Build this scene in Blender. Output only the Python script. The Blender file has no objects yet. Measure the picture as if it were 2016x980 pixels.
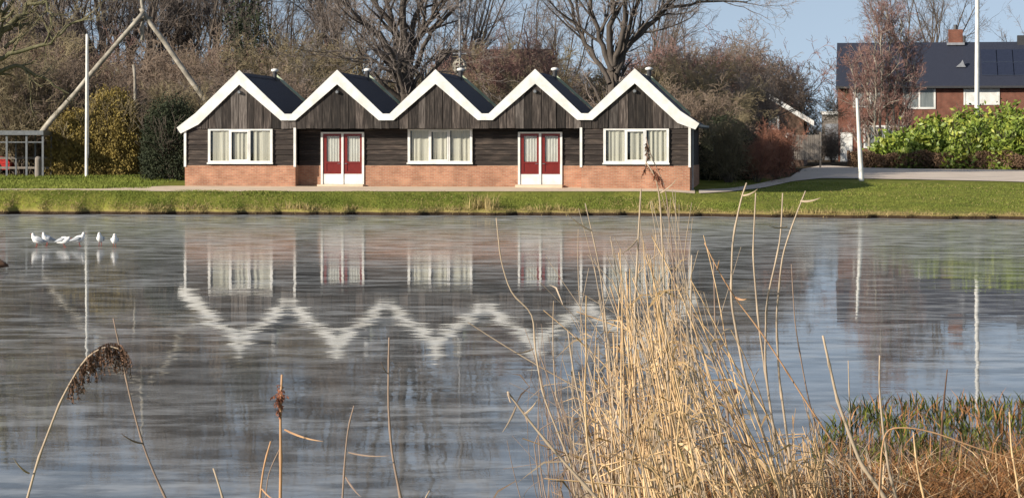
import bpy, math, random
import numpy as np
random.seed(7)
R = math.radians
scene = bpy.context.scene
C = scene.collection

# ------------------------------------------------------------------ camera
FPX, HZ, CX, HC = 4900.0, 289.0, 1008.0, 2.6      # focal length in photo pixels, horizon row, centre column, eye height
cam_d = bpy.data.cameras.new('camera'); cam = bpy.data.objects.new('camera', cam_d); C.objects.link(cam)
cam.location = (0, 0, HC); cam.rotation_euler = (R(90), 0, 0)
cam_d.sensor_fit = 'HORIZONTAL'; cam_d.sensor_width = 36.0; cam_d.lens = 36.0*FPX/2016
cam_d.shift_y = -(490-HZ)/2016.0
cam_d.clip_start = 0.5; cam_d.clip_end = 9000
scene.camera = cam
scene.view_settings.view_transform = 'Standard'; scene.view_settings.look = 'None'
scene.view_settings.gamma = 1.0; scene.view_settings.exposure = 0.5

# ------------------------------------------------------------------ sky and sun
SUN_DIR = np.array([-0.857, -0.515, 0.385]); SUN_DIR /= np.linalg.norm(SUN_DIR)   # towards the sun
SUN_EL = math.asin(SUN_DIR[2]); SUN_ROT = math.atan2(SUN_DIR[0], SUN_DIR[1])
world = bpy.data.worlds.new('World'); scene.world = world; world.use_nodes = True
nt = world.node_tree; bg = nt.nodes['Background']
sky = nt.nodes.new('ShaderNodeTexSky'); sky.sky_type = 'NISHITA'; sky.sun_disc = False
sky.sun_elevation = SUN_EL; sky.sun_rotation = SUN_ROT
sky.air_density = 1.0; sky.dust_density = 0.3; sky.ozone_density = 3.0
tc = nt.nodes.new('ShaderNodeTexCoord'); va = nt.nodes.new('ShaderNodeVectorMath'); va.operation = 'ADD'
va.inputs[1].default_value = (0, 0, 0.16)
vn = nt.nodes.new('ShaderNodeVectorMath'); vn.operation = 'NORMALIZE'
nt.links.new(tc.outputs['Generated'], va.inputs[0]); nt.links.new(va.outputs[0], vn.inputs[0])
nt.links.new(vn.outputs[0], sky.inputs['Vector'])
hs = nt.nodes.new('ShaderNodeHueSaturation'); hs.inputs['Saturation'].default_value = .62; hs.inputs['Hue'].default_value = .497
nt.links.new(sky.outputs[0], hs.inputs['Color']); nt.links.new(hs.outputs[0], bg.inputs['Color']); bg.inputs['Strength'].default_value = 0.098
sd = bpy.data.lights.new('sun', 'SUN'); sd.energy = 4.8; sd.angle = R(0.6); sd.color = (1.0, 0.91, 0.78)
sun = bpy.data.objects.new('sun', sd); C.objects.link(sun)
from mathutils import Vector
sun.rotation_euler = Vector(SUN_DIR).to_track_quat('Z', 'Y').to_euler()
sun.location = (-60, -40, 60)

# ------------------------------------------------------------------ helpers
def P(px, py, Y):
    """world point seen at photo pixel (px, py) when it stands Y metres away"""
    return np.array([(px-CX)*Y/FPX, Y, HC-(py-HZ)*Y/FPX])
def lerp(a, b, t): return a+(b-a)*t
def tag(o, label=None, cat=None, group=None, kind=None):
    if label: o['label'] = label
    if cat: o['category'] = cat
    if group: o['group'] = group
    if kind: o['kind'] = kind
    return o
def link(name, me, m=None, parent=None, loc=None):
    o = bpy.data.objects.new(name, me); C.objects.link(o)
    if m is not None and me is not None and not me.materials: me.materials.append(m)
    if parent is not None: o.parent = parent
    if loc is not None: o.location = loc
    return o
def empty(name, loc=(0, 0, 0), rz=0.0):
    o = bpy.data.objects.new(name, None); C.objects.link(o)
    o.location = loc; o.rotation_euler = (0, 0, rz); o.empty_display_size = 0.3
    return o
def kids(o): return [c for c in bpy.data.objects if c.parent == o]
def copy_tree(o, parent=None):
    c = o.copy(); C.objects.link(c)
    if parent is not None: c.parent = parent
    for ch in kids(o): copy_tree(ch, c)
    return c

class MB:
    """collects geometry for one mesh"""
    def __init__(s): s.v = []; s.f = []; s.smooth = False
    def add(s, vs, fs):
        n = len(s.v); s.v.extend([tuple(map(float, v)) for v in vs]); s.f.extend([tuple(i+n for i in f) for f in fs])
    def box(s, x0, x1, y0, y1, z0, z1):
        s.add([(x0,y0,z0),(x1,y0,z0),(x1,y1,z0),(x0,y1,z0),(x0,y0,z1),(x1,y0,z1),(x1,y1,z1),(x0,y1,z1)],
              [(0,3,2,1),(4,5,6,7),(0,1,5,4),(1,2,6,5),(2,3,7,6),(3,0,4,7)]); return s
    def prism(s, poly, y0, y1):
        """poly: list of (x, z), extruded along y"""
        n = len(poly); s.add([(x,y0,z) for x,z in poly]+[(x,y1,z) for x,z in poly],
              [tuple(range(n)), tuple(range(2*n-1, n-1, -1))]+[(i, i+n, (i+1)%n+n, (i+1)%n) for i in range(n)]); return s
    def tube(s, pts, rad, n=8, caps=True):
        pts = [np.array(p, float) for p in pts]; K = len(pts)
        if not hasattr(rad, '__len__'): rad = [rad]*K
        base = len(s.v)
        for i, p in enumerate(pts):
            t = pts[min(i+1, K-1)]-pts[max(i-1, 0)]; t = t/(np.linalg.norm(t)+1e-9)
            ref = np.array([0, 1, 0.]) if abs(t[1]) < .8 else np.array([1., 0, 0])
            a = np.cross(t, ref); a /= np.linalg.norm(a); b = np.cross(t, a)
            r = rad[i] if hasattr(rad[i], '__len__') else (rad[i], rad[i])
            for k in range(n):
                q = 2*math.pi*k/n; s.v.append(tuple(p+a*math.cos(q)*r[0]+b*math.sin(q)*r[1]))
        for i in range(K-1):
            for k in range(n):
                s.f.append((base+i*n+k, base+i*n+(k+1)%n, base+(i+1)*n+(k+1)%n, base+(i+1)*n+k))
        if caps: s.f.append(tuple(base+k for k in range(n-1, -1, -1))); s.f.append(tuple(base+(K-1)*n+k for k in range(n)))
        return s
    def mesh(s, name, m=None, smooth=False):
        me = bpy.data.meshes.new(name); me.from_pydata(s.v, [], s.f); me.update()
        if m: me.materials.append(m)
        if smooth: me.polygons.foreach_set('use_smooth', [True]*len(me.polygons))
        return me
    def build(s, name, m, parent=None, loc=None, smooth=False):
        return link(name, s.mesh(name, m, smooth), m, parent, loc)

def np_mesh(name, V, F, m, smooth=False):
    """V (n,3), F (k,4) or (k,3)"""
    me = bpy.data.meshes.new(name); V = np.asarray(V, np.float32); F = np.asarray(F, np.int32)
    me.vertices.add(len(V)); me.vertices.foreach_set('co', V.ravel())
    k = F.shape[1]; me.loops.add(F.size); me.loops.foreach_set('vertex_index', F.ravel())
    me.polygons.add(len(F)); me.polygons.foreach_set('loop_start', np.arange(0, F.size, k, dtype=np.int32))
    me.polygons.foreach_set('loop_total', np.full(len(F), k, np.int32))
    if smooth: me.polygons.foreach_set('use_smooth', np.ones(len(F), bool))
    me.update(calc_edges=True); me.validate()
    if m: me.materials.append(m)
    return me

def tubes_np(branches, n=3):
    """branches: list of (pts (N,K,3), rad (N,K)) -> V, F"""
    Vs, Fs, off = [], [], 0
    for pts, rad in branches:
        N, K, _ = pts.shape
        if N == 0: continue
        t = np.empty_like(pts); t[:, 1:-1] = pts[:, 2:]-pts[:, :-2]; t[:, 0] = pts[:, 1]-pts[:, 0]; t[:, -1] = pts[:, -1]-pts[:, -2]
        t /= (np.linalg.norm(t, axis=2, keepdims=True)+1e-9)
        ref = np.where(np.abs(t[..., 1:2]) < .8, np.array([0, 1., 0]), np.array([1., 0, 0]))
        a = np.cross(t, ref); a /= (np.linalg.norm(a, axis=2, keepdims=True)+1e-9); b = np.cross(t, a)
        q = 2*np.pi*np.arange(n)/n
        ring = pts[:, :, None]+rad[:, :, None, None]*(a[:, :, None]*np.cos(q)[None, None, :, None]+b[:, :, None]*np.sin(q)[None, None, :, None])
        Vs.append(ring.reshape(-1, 3))
        i = np.arange(N)[:, None, None]*K*n; j = np.arange(K-1)[None, :, None]*n; k = np.arange(n)[None, None, :]
        k2 = (k+1) % n
        F = np.stack([i+j+k, i+j+k2, i+j+n+k2, i+j+n+k], -1).reshape(-1, 4)+off
        Fs.append(F); off += N*K*n
    return np.concatenate(Vs), np.concatenate(Fs)

def unit(v): return v/(np.linalg.norm(v, axis=-1, keepdims=True)+1e-9)
def grow(P0, D0, L0, R0, levels, rng, rmin=.004):
    """vectorised branching; returns list of (pts, rad)"""
    out = []; Pn, Dn, Ln, Rn = P0, unit(D0), L0, R0
    for li, lv in enumerate(levels):
        N = len(Pn); K = lv['k']
        pts = np.empty((N, K+1, 3)); rad = np.empty((N, K+1)); pts[:, 0] = Pn; d = Dn.copy()
        for s in range(K):
            d = unit(d+rng.normal(0, lv['w'], (N, 3))+np.array([0, 0, lv['up']]))
            pts[:, s+1] = pts[:, s]+d*(Ln/K)[:, None]
        f = np.linspace(0, 1, K+1)
        rad[:] = np.maximum(Rn[:, None]*(1-f*lv.get('taper', .7))[None], rmin)
        out.append((pts, rad))
        if li == len(levels)-1: break
        out_next = branch_off(pts, rad, Ln, lv, rng, rmin)
        Pn, Dn, Ln, Rn = out_next
    return out
def branch_off(pts, rad, Ln, lv, rng, rmin):
    N, K1, _ = pts.shape; K = K1-1; M = lv['n']
    t = rng.uniform(lv.get('t0', .2), 1.0, (N, M)); x = t*K; i = np.minimum(x.astype(int), K-1); fr = x-i
    I = np.arange(N)[:, None]
    p = pts[I, i]*(1-fr)[..., None]+pts[I, i+1]*fr[..., None]; tan = unit(pts[I, i+1]-pts[I, i])
    side = unit(np.cross(tan, rng.normal(0, 1, (N, M, 3))))
    ang = rng.normal(lv['ang'], .18, (N, M))[..., None]
    d = tan*np.cos(ang)+side*np.sin(ang)
    L = Ln[:, None]*lv['lr']*(1.25-.6*t)*rng.uniform(.6, 1.25, (N, M))
    r = np.maximum((rad[I, i]*(1-fr)+rad[I, i+1]*fr)*lv['rr'], rmin)
    return p.reshape(-1, 3), d.reshape(-1, 3), L.ravel(), r.ravel()
def L(k, w, up, n=0, ang=.7, lr=.6, rr=.5, t0=.2, taper=.7): return dict(k=k, w=w, up=up, n=n, ang=ang, lr=lr, rr=rr, t0=t0, taper=taper)

def leaf_cards(cent, size, rng, elong=2.0, up=0.0):
    """rhombus leaves at centres"""
    N = len(cent); d = unit(rng.normal(0, 1, (N, 3))+np.array([0, 0, up])); s = unit(np.cross(d, rng.normal(0, 1, (N, 3))))
    sz = (size*rng.uniform(.6, 1.3, N))[:, None]
    V = np.stack([cent-d*sz*elong/2, cent+s*sz/2, cent+d*sz*elong/2, cent-s*sz/2], 1).reshape(-1, 3)
    F = (np.arange(N)[:, None]*4+np.arange(4)[None])
    return V, F
def blades(base, h, w, rng, lean=.35, k=2, wind=(0, 0)):
    """tapered curved grass blades; base (N,3), h (N,) -> V, F(tri)"""
    N = len(base); ang = rng.uniform(0, 2*np.pi, N); s = np.stack([np.cos(ang), np.sin(ang), 0*ang], 1)
    ln = rng.normal(0, lean, (N, 2))+np.array(wind)
    rows = []
    for j in range(k):
        f = j/k
        c = base+np.stack([ln[:, 0]*h*f*f, ln[:, 1]*h*f*f, h*f*(1-.15*f)], 1); ww = (w*(1-.6*f))[:, None]
        rows += [c-s*ww/2, c+s*ww/2]
    tip = base+np.stack([ln[:, 0]*h, ln[:, 1]*h, h*.85], 1); rows.append(tip)
    V = np.stack(rows, 1).reshape(-1, 3); m = 2*k+1; o = np.arange(N)[:, None]*m; tr = []
    for j in range(k-1):
        a = 2*j; tr += [[a, a+1, a+3], [a, a+3, a+2]]
    tr.append([2*k-2, 2*k-1, 2*k])
    F = (o[:, None]+np.array(tr)[None]).reshape(-1, 3)
    return V, F

# ------------------------------------------------------------------ materials
def mat(name, c1, c2=None, scale=3.0, rough=.8, bump=0.0, stretch=(1, 1, 1), detail=5, spec=.3, obj_rand=0.0, c3=None, metal=0, bscale=None):
    m = bpy.data.materials.new(name); m.use_nodes = True; n = m.node_tree; N = n.nodes; Lk = n.links
    b = N['Principled BSDF']; b.inputs['Roughness'].default_value = rough
    b.inputs['Specular IOR Level'].default_value = spec; b.inputs['Metallic'].default_value = metal
    if c2 is None: c2 = tuple(x*.8 for x in c1)
    t = N.new('ShaderNodeTexCoord'); mp = N.new('ShaderNodeMapping'); mp.inputs['Scale'].default_value = stretch
    Lk.new(t.outputs['Object'], mp.inputs['Vector'])
    vec = mp.outputs[0]
    if obj_rand:
        oi = N.new('ShaderNodeObjectInfo'); av = N.new('ShaderNodeVectorMath'); av.operation = 'ADD'
        sc = N.new('ShaderNodeVectorMath'); sc.operation = 'SCALE'; cx = N.new('ShaderNodeCombineXYZ')
        for q in range(3): Lk.new(oi.outputs['Random'], cx.inputs[q])
        Lk.new(cx.outputs[0], sc.inputs[0]); sc.inputs['Scale'].default_value = 40
        Lk.new(vec, av.inputs[0]); Lk.new(sc.outputs[0], av.inputs[1]); vec = av.outputs[0]
    no = N.new('ShaderNodeTexNoise'); no.inputs['Scale'].default_value = scale; no.inputs['Detail'].default_value = detail
    no.inputs['Roughness'].default_value = .6; Lk.new(vec, no.inputs['Vector'])
    cr = N.new('ShaderNodeValToRGB'); e = cr.color_ramp.elements
    e[0].position = .33; e[0].color = (*c1, 1); e[1].position = .67; e[1].color = (*c2, 1)
    if c3: x = cr.color_ramp.elements.new(.5); x.color = (*c3, 1)
    Lk.new(no.outputs['Fac'], cr.inputs['Fac']); col = cr.outputs['Color']
    if obj_rand:
        hv = N.new('ShaderNodeHueSaturation'); mr = N.new('ShaderNodeMapRange')
        mr.inputs['To Min'].default_value = 1-obj_rand; mr.inputs['To Max'].default_value = 1+obj_rand
        Lk.new(oi.outputs['Random'], mr.inputs['Value']); Lk.new(mr.outputs[0], hv.inputs['Value']); Lk.new(col, hv.inputs['Color']); col = hv.outputs[0]
    Lk.new(col, b.inputs['Base Color'])
    if bump:
        bp = N.new('ShaderNodeBump'); bp.inputs['Distance'].default_value = bump; bp.inputs['Strength'].default_value = 1
        src = no
        if bscale:
            src = N.new('ShaderNodeTexNoise'); src.inputs['Scale'].default_value = bscale; src.inputs['Detail'].default_value = 4; Lk.new(vec, src.inputs['Vector'])
        Lk.new(src.outputs['Fac'], bp.inputs['Height']); Lk.new(bp.outputs[0], b.inputs['Normal'])
    return m
def brickmat(name, c1, c2, mortar, bw=.21, bh=.065, ms=.012, scale=1.0, axis='XZ'):
    m = bpy.data.materials.new(name); m.use_nodes = True; n = m.node_tree; N = n.nodes; Lk = n.links; b = N['Principled BSDF']
    b.inputs['Roughness'].default_value = .9
    t = N.new('ShaderNodeTexCoord'); sp = N.new('ShaderNodeSeparateXYZ'); ad = N.new('ShaderNodeMath'); ad.operation = 'ADD'; cb = N.new('ShaderNodeCombineXYZ')
    Lk.new(t.outputs['Object'], sp.inputs[0]); Lk.new(sp.outputs[0], ad.inputs[0]); Lk.new(sp.outputs[1], ad.inputs[1])
    Lk.new(ad.outputs[0], cb.inputs[0]); Lk.new(sp.outputs[2], cb.inputs[1])
    br = N.new('ShaderNodeTexBrick'); Lk.new(cb.outputs[0], br.inputs['Vector'])
    br.inputs['Color1'].default_value = (*c1, 1); br.inputs['Color2'].default_value = (*c2, 1); br.inputs['Mortar'].default_value = (*mortar, 1)
    br.inputs['Scale'].default_value = scale; br.inputs['Brick Width'].default_value = bw; br.inputs['Row Height'].default_value = bh; br.inputs['Mortar Size'].default_value = ms
    no = N.new('ShaderNodeTexNoise'); no.inputs['Scale'].default_value = 2.2; no.inputs['Detail'].default_value = 8; Lk.new(t.outputs['Object'], no.inputs['Vector'])
    mx = N.new('ShaderNodeMix'); mx.data_type = 'RGBA'; mx.blend_type = 'MULTIPLY'; mx.inputs['Factor'].default_value = .8
    cr = N.new('ShaderNodeValToRGB'); cr.color_ramp.elements[0].position = .3; cr.color_ramp.elements[0].color = (.55, .52, .50, 1); cr.color_ramp.elements[1].position = .65; cr.color_ramp.elements[1].color = (1, 1, 1, 1)
    Lk.new(no.outputs['Fac'], cr.inputs[0]); Lk.new(br.outputs['Color'], mx.inputs['A']); Lk.new(cr.outputs[0], mx.inputs['B'])
    Lk.new(mx.outputs['Result'], b.inputs['Base Color'])
    bp = N.new('ShaderNodeBump'); bp.inputs['Distance'].default_value = .01; bp.invert = True; Lk.new(br.outputs['Fac'], bp.inputs['Height']); Lk.new(bp.outputs[0], b.inputs['Normal'])
    return m
def glassmat(name='window_glass'):
    m = bpy.data.materials.new(name); m.use_nodes = True; n = m.node_tree; N = n.nodes; Lk = n.links
    for x in list(N):
        if x.type == 'BSDF_PRINCIPLED': N.remove(x)
    tr = N.new('ShaderNodeBsdfTransparent'); gl = N.new('ShaderNodeBsdfGlossy'); gl.inputs['Roughness'].default_value = .02; fr = N.new('ShaderNodeFresnel'); fr.inputs[0].default_value = 1.5
    mx = N.new('ShaderNodeMixShader'); g_ = N.new('ShaderNodeNewGeometry'); iv = N.new('ShaderNodeMath'); iv.operation = 'SUBTRACT'; iv.inputs[0].default_value = 1; Lk.new(g_.outputs['Backfacing'], iv.inputs[1]); ml = N.new('ShaderNodeMath'); ml.operation = 'MULTIPLY'; Lk.new(fr.outputs[0], ml.inputs[0]); Lk.new(iv.outputs[0], ml.inputs[1]); Lk.new(ml.outputs[0], mx.inputs[0]); Lk.new(tr.outputs[0], mx.inputs[1]); Lk.new(gl.outputs[0], mx.inputs[2])
    tr.inputs[0].default_value = (.93, .95, .95, 1)
    Lk.new(mx.outputs[0], N['Material Output'].inputs['Surface']); return m

M = {}
M['white'] = mat('white_paint', (.82, .81, .78), (.62, .61, .56), 2.2, .45, spec=.4)
M['wood'] = mat('black_weathered_wood', (.020, .016, .014), (.115, .094, .080), 2.2, .8, .004, (7, 7, .7), obj_rand=.55, c3=(.045, .036, .031))
M['wood_grey'] = mat('silvered_board', (.040, .034, .030), (.17, .148, .13), 2.6, .85, .004, (7, 7, .6), obj_rand=.4, c3=(.085, .072, .064))
M['wood_dark'] = mat('fresh_black_board', (.014, .011, .010), (.060, .048, .040), 2.2, .8, .004, (7, 7, .7), obj_rand=.4, c3=(.026, .021, .018))
M['woodh'] = mat('black_weathered_board', (.026, .018, .015), (.08, .06, .048), 2.2, .8, .004, (.7, 7, 6), obj_rand=.3, c3=(.032, .025, .021))
M['backing'] = mat('dark_backing', (.012, .010, .009), (.02, .017, .015))
M['brick'] = brickmat('orange_brick', (.56, .26, .15), (.41, .165, .095), (.47, .31, .215))
M['brick2'] = brickmat('red_house_brick', (.28, .075, .045), (.21, .06, .038), (.22, .13, .09))
M['roof'] = mat('dark_roofing', (.040, .042, .055), (.075, .075, .09), 6, .75, .01, (3, 1, 3))
M['rooftile'] = mat('blue_black_tiles', (.024, .028, .044), (.044, .049, .070), 5, .55, .02, (4, 4, 1))
M['brownroof'] = mat('brown_thatch', (.06, .045, .038), (.10, .075, .06), 1.5, .95, .03, (1, 1, 3))
M['verge'] = mat('mossy_verge', (.62, .66, .52), (.42, .50, .30), 3)
M['red'] = mat('dark_red_paint', (.165, .011, .006), (.135, .009, .005), 5, .35, spec=.5)
M['curtain'] = mat('cream_curtain', (.56, .51, .42), (.44, .40, .33), 2.5, .9, 0, (9, 1, .4))
M['net'] = mat('net_curtain', (.62, .58, .52), (.48, .45, .41), 5, .9, 0, (5, 1, .5))
M['glass'] = glassmat()
M['metal'] = mat('grey_metal', (.24, .255, .265), (.16, .17, .18), 8, .5, metal=.3)
M['darkmetal'] = mat('dark_metal', (.04, .04, .045), (.06, .06, .06), 8, .5)
M['paver'] = mat('sandy_pavers', (.70, .56, .41), (.58, .46, .34), 1.2, .95, .005)
M['road'] = mat('pale_brick_road', (.66, .56, .46), (.55, .46, .38), .8, .95, .01, (1, 1, 1))
M['grassblade'] = mat('grass_blades', (.12, .155, .022), (.23, .25, .05), .4, .85, c3=(.165, .20, .033), detail=9)
M['deadgrass'] = mat('dead_grass', (.30, .22, .09), (.42, .33, .15), 4, .9)
M['bark'] = mat('grey_brown_bark', (.085, .068, .055), (.17, .14, .115), 3, .95, .02, (3, 3, .6))
M['bark2'] = mat('dark_bark', (.06, .05, .042), (.12, .10, .085), 3, .95, .02, (3, 3, .6))
M['mossbark'] = mat('mossy_bark', (.10, .10, .045), (.20, .18, .11), 3, .95, .02, (3, 3, .6))
M['twig'] = mat('brown_twigs', (.19, .14, .105), (.34, .26, .20), .7, .95)
M['twig2'] = mat('olive_brown_twigs', (.18, .15, .09), (.32, .26, .16), .7, .95)
M['twig3'] = mat('grey_twigs', (.16, .135, .12), (.29, .245, .22), .7, .95)
M['redtwig'] = mat('reddish_twigs', (.20, .115, .10), (.33, .20, .17), 1.0, .95)
M['rustleaf'] = mat('rust_leaves', (.15, .05, .03), (.25, .10, .06), 2, .9)
M['olive'] = mat('olive_leaves', (.17, .13, .04), (.37, .28, .08), 1.6, .85)
M['conifer'] = mat('dark_conifer_leaves', (.018, .026, .014), (.05, .06, .03), 2, .85)
M['laurel'] = mat('laurel_leaves', (.085, .13, .022), (.38, .39, .06), 1.3, .5, spec=.4, c3=(.19, .26, .04))
M['brownhedge'] = mat('brown_hedge_leaves', (.14, .085, .05), (.26, .165, .10), 1.5, .9)
M['birch'] = mat('pale_pole_bark', (.46, .42, .35), (.17, .15, .12), 2.5, .85, .01, (1, 1, 1))
M['reed'] = mat('straw_reed', (.74, .53, .31), (.27, .17, .10), 5, .6, spec=.4, c3=(.64, .43, .23))
M['reedpale'] = mat('pale_reed', (.50, .39, .28), (.34, .26, .19), 5, .7, c3=(.42, .33, .24))
M['reedgrey'] = mat('grey_brown_reed', (.33, .24, .18), (.22, .16, .13), 5, .8)
M['reedorange'] = mat('orange_reed', (.56, .34, .18), (.40, .22, .12), 5, .7)
M['plume'] = mat('brown_plume', (.10, .055, .035), (.17, .10, .065), 12, .95)
M['rustplume'] = mat('rust_plume', (.33, .13, .07), (.22, .09, .06), 12, .95)
M['sedge'] = mat('green_sedge', (.028, .036, .008), (.20, .20, .03), 9, .9, spec=.05, c3=(.055, .07, .022))
M['russet'] = mat('russet_grass', (.16, .065, .025), (.42, .22, .09), 5, .9, c3=(.28, .13, .05))
M['gullwhite'] = mat('white_feathers', (.85, .84, .82), (.78, .77, .75), 10, .8)
M['gullgrey'] = mat('grey_feathers', (.42, .44, .47), (.36, .38, .41), 10, .8)
M['beak'] = mat('red_beak', (.30, .05, .03), (.25, .04, .03), 10, .6)
M['duck'] = mat('brown_feathers', (.10, .06, .04), (.17, .11, .075), 18, .85)
M['carred'] = mat('red_car_paint', (.55, .04, .03), (.5, .035, .03), 3, .3, spec=.6)
M['rubber'] = mat('black_rubber', (.02, .02, .02), (.03, .03, .03))
M['fencewood'] = mat('grey_fence_wood', (.19, .165, .14), (.26, .23, .20), 3, .9, .003, (6, 6, .8), obj_rand=.15)
M['lead'] = mat('lead_grey', (.3, .31, .33), (.22, .23, .25), 5, .6)
M['solar'] = mat('solar_glass', (.022, .027, .048), (.028, .034, .058), 5, .15, spec=.6)
M['orangetile'] = mat('orange_tiles', (.30, .09, .04), (.2, .07, .035), 3)

# ================================================================== TERRAIN
def waterline(X):       # far waterline, Y as a function of X
    return np.interp(X, [-60, -19, -2, 5, 10, 16, 19, 60], [97.5, 95.8, 94.2, 93.6, 91.5, 89.4, 88.9, 86])+.20*np.sin(X*1.9)+.12*np.sin(X*4.3+1)+.08*np.sin(X*9.1)
def nearline(X):        # near shore
    return np.interp(X, [-60, 0.6, 1.6, 2.6, 3.4, 4.2, 60], [12, 17.9, 18.9, 19.3, 19.7, 20.4, 24])+.12*np.sin(X*5)
def terrain(X, Y):
    X, Y = np.broadcast_arrays(np.asarray(X, float), np.asarray(Y, float))
    yw, yn = waterline(X), nearline(X)
    k = np.clip((X-6)/6, 0, 1)     # 0 on the left and centre, 1 on the right where the lawn runs back to the road
    # left / centre profile
    a = np.where(Y < 96.8, lerp(.13, .85, np.clip((Y-yw)/np.maximum(96.8-yw, .5), 0, 1)),
        np.where(Y < 100.5, lerp(.85, .985, (Y-96.8)/3.7), lerp(.985, 1.45, np.clip((Y-100.5)/22, 0, 1))))
    b = np.where(Y < 108, lerp(.13, 1.08, np.clip((Y-yw)/(108-yw), 0, 1)**.9), lerp(1.08, 1.45, np.clip((Y-108)/14, 0, 1)))
    far = lerp(a, b, k)+.25*np.clip((Y-140)/80, 0, 1)
    lip = np.clip((Y-yw)/.12, 0, 1)
    z = np.where(Y > yw+.12, far, lerp(-.5, .13, lip))
    near = lerp(.05, .95, np.clip((yn-Y)/14, 0, 1))
    ln = np.clip((yn-Y)/.4, 0, 1)
    z = np.where(Y < 60, np.where(Y < yn-.4, near, lerp(-.5, .05, ln)), z)
    return z
def grid(xs, ys_of_x, rows, lift=0.0):
    """xs (n,), ys (n, m)"""
    n, m = ys_of_x.shape; X = np.repeat(xs[:, None], m, 1); Z = terrain(X, ys_of_x)+lift
    V = np.stack([X, ys_of_x, Z], -1).reshape(-1, 3)
    i = np.arange(n-1)[:, None]*m; j = np.arange(m-1)[None]
    F = np.stack([i+j, i+m+j, i+m+j+1, i+j+1], -1).reshape(-1, 4)
    return V, F
def ground_material():
    m = bpy.data.materials.new('ground_cover'); m.use_nodes = True; n = m.node_tree; N = n.nodes; Lk = n.links; b = N['Principled BSDF']
    b.inputs['Roughness'].default_value = .95; b.inputs['Specular IOR Level'].default_value = .1
    g = N.new('ShaderNodeNewGeometry'); sp = N.new('ShaderNodeSeparateXYZ'); Lk.new(g.outputs['Position'], sp.inputs[0])
    no = N.new('ShaderNodeTexNoise'); no.inputs['Scale'].default_value = .9; no.inputs['Detail'].default_value = 8; Lk.new(g.outputs['Position'], no.inputs['Vector'])
    cr = N.new('ShaderNodeValToRGB'); e = cr.color_ramp.elements
    e[0].position = .3; e[0].color = (.11, .135, .02, 1); e[1].position = .7; e[1].color = (.23, .23, .045, 1)
    Lk.new(no.outputs['Fac'], cr.inputs[0])
    def mixstep(a_out, colr, lo, hi, src, noise=.0):
        mr = N.new('ShaderNodeMapRange'); mr.inputs['From Min'].default_value = lo; mr.inputs['From Max'].default_value = hi
        ad = N.new('ShaderNodeMath'); ad.operation = 'MULTIPLY_ADD'; Lk.new(no.outputs['Fac'], ad.inputs[0]); ad.inputs[1].default_value = noise
        Lk.new(src, ad.inputs[2]); Lk.new(ad.outputs[0], mr.inputs['Value'])
        mx = N.new('ShaderNodeMix'); mx.data_type = 'RGBA'; Lk.new(mr.outputs[0], mx.inputs['Factor']); Lk.new(a_out, mx.inputs['A']); mx.inputs['B'].default_value = (*colr, 1)
        return mx.outputs['Result']
    col = mixstep(cr.outputs[0], (.055, .04, .022), 112, 118, sp.outputs[1], 6)          # litter under the trees
    col = mixstep(col, (.26, .19, .085), .42, .20, sp.outputs[2], .25)                    # dry fringe
    col = mixstep(col, (.04, .026, .016), .14, .09, sp.outputs[2], 0)                     # bare wet soil
    Lk.new(col, b.inputs['Base Color'])
    n2 = N.new('ShaderNodeTexNoise'); n2.inputs['Scale'].default_value = 9; n2.inputs['Detail'].default_value = 6; Lk.new(g.outputs['Position'], n2.inputs['Vector'])
    bp = N.new('ShaderNodeBump'); bp.inputs['Distance'].default_value = .06; Lk.new(n2.outputs['Fac'], bp.inputs['Height']); Lk.new(bp.outputs[0], b.inputs['Normal'])
    return m
xs = np.concatenate([np.linspace(-3000, -60, 8)[:-1], np.linspace(-60, -25, 20)[:-1], np.linspace(-25, 28, 300), np.linspace(28, 60, 20)[1:], np.linspace(60, 3000, 8)[1:]])
xq = np.clip(xs, -60, 60)
rows = []
for y in [-400, -100, -20, 0, 4, 8, 11]: rows.append(np.full(len(xs), float(y)))
for d in [2.5, 1.5, .8, .4, .3, .2, .1, 0, -1]: rows.append(nearline(xq)-d)
for y in [40, 60.1, 80]: rows.append(np.full(len(xs), float(y)))
for d in [0, .03, .06, .09, .125, .3, .6, 1.0, 1.5, 2.0]: rows.append(waterline(xq)+d)
for y in [96.82, 97.3, 98, 98.6, 99.2, 99.8, 100.5, 101.5, 103, 105, 107, 108, 109.5, 112, 115, 118, 122, 128, 134, 140, 150, 170, 200, 220, 300, 600, 1200, 3000, 6000]: rows.append(np.full(len(xs), float(y)))
ys = np.stack(rows, 1)
for q in range(1, ys.shape[1]):
    ys[:, q] = np.maximum(ys[:, q], ys[:, q-1]+.004)
V, F = grid(xs, ys, None)
o = link('ground', np_mesh('ground', V, F, ground_material(), True)); tag(o, kind='structure')

# path along the building and the pale road on the right
def strip(name, pxs, fr, bk, m, lift, nrow=14, step=12):
    px = np.arange(pxs[0], pxs[-1]+1, step); f = np.interp(px, pxs, fr); b = np.interp(px, pxs, bk)
    Y = f[:, None]+(b-f)[:, None]*np.linspace(0, 1, nrow)[None]; X = (px[:, None]-CX)*Y/FPX
    V = np.stack([X, Y, terrain(X, Y)+lift], -1).reshape(-1, 3); n, mm = Y.shape
    i = np.arange(n-1)[:, None]*mm; j = np.arange(mm-1)[None]
    F = np.stack([i+j, i+mm+j, i+mm+j+1, i+j+1], -1).reshape(-1, 4)
    o = link(name, np_mesh(name, V, F, m)); tag(o, kind='structure'); return o
strip('path', [-900, 200, 340, 1376], [97.6, 97.5, 96.9, 96.9], [98.6, 98.8, 101.2, 99.6], M['paver'], .014)
strip('road', [1376, 1440, 1500, 1560, 1620, 1700, 1800, 2016, 3200], [97.0, 99.5, 103, 108, 111.5, 111, 110, 107.5, 103],
      [99.4, 101.8, 106.5, 113, 150, 133, 127, 121, 116], M['road'], .03)

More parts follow.
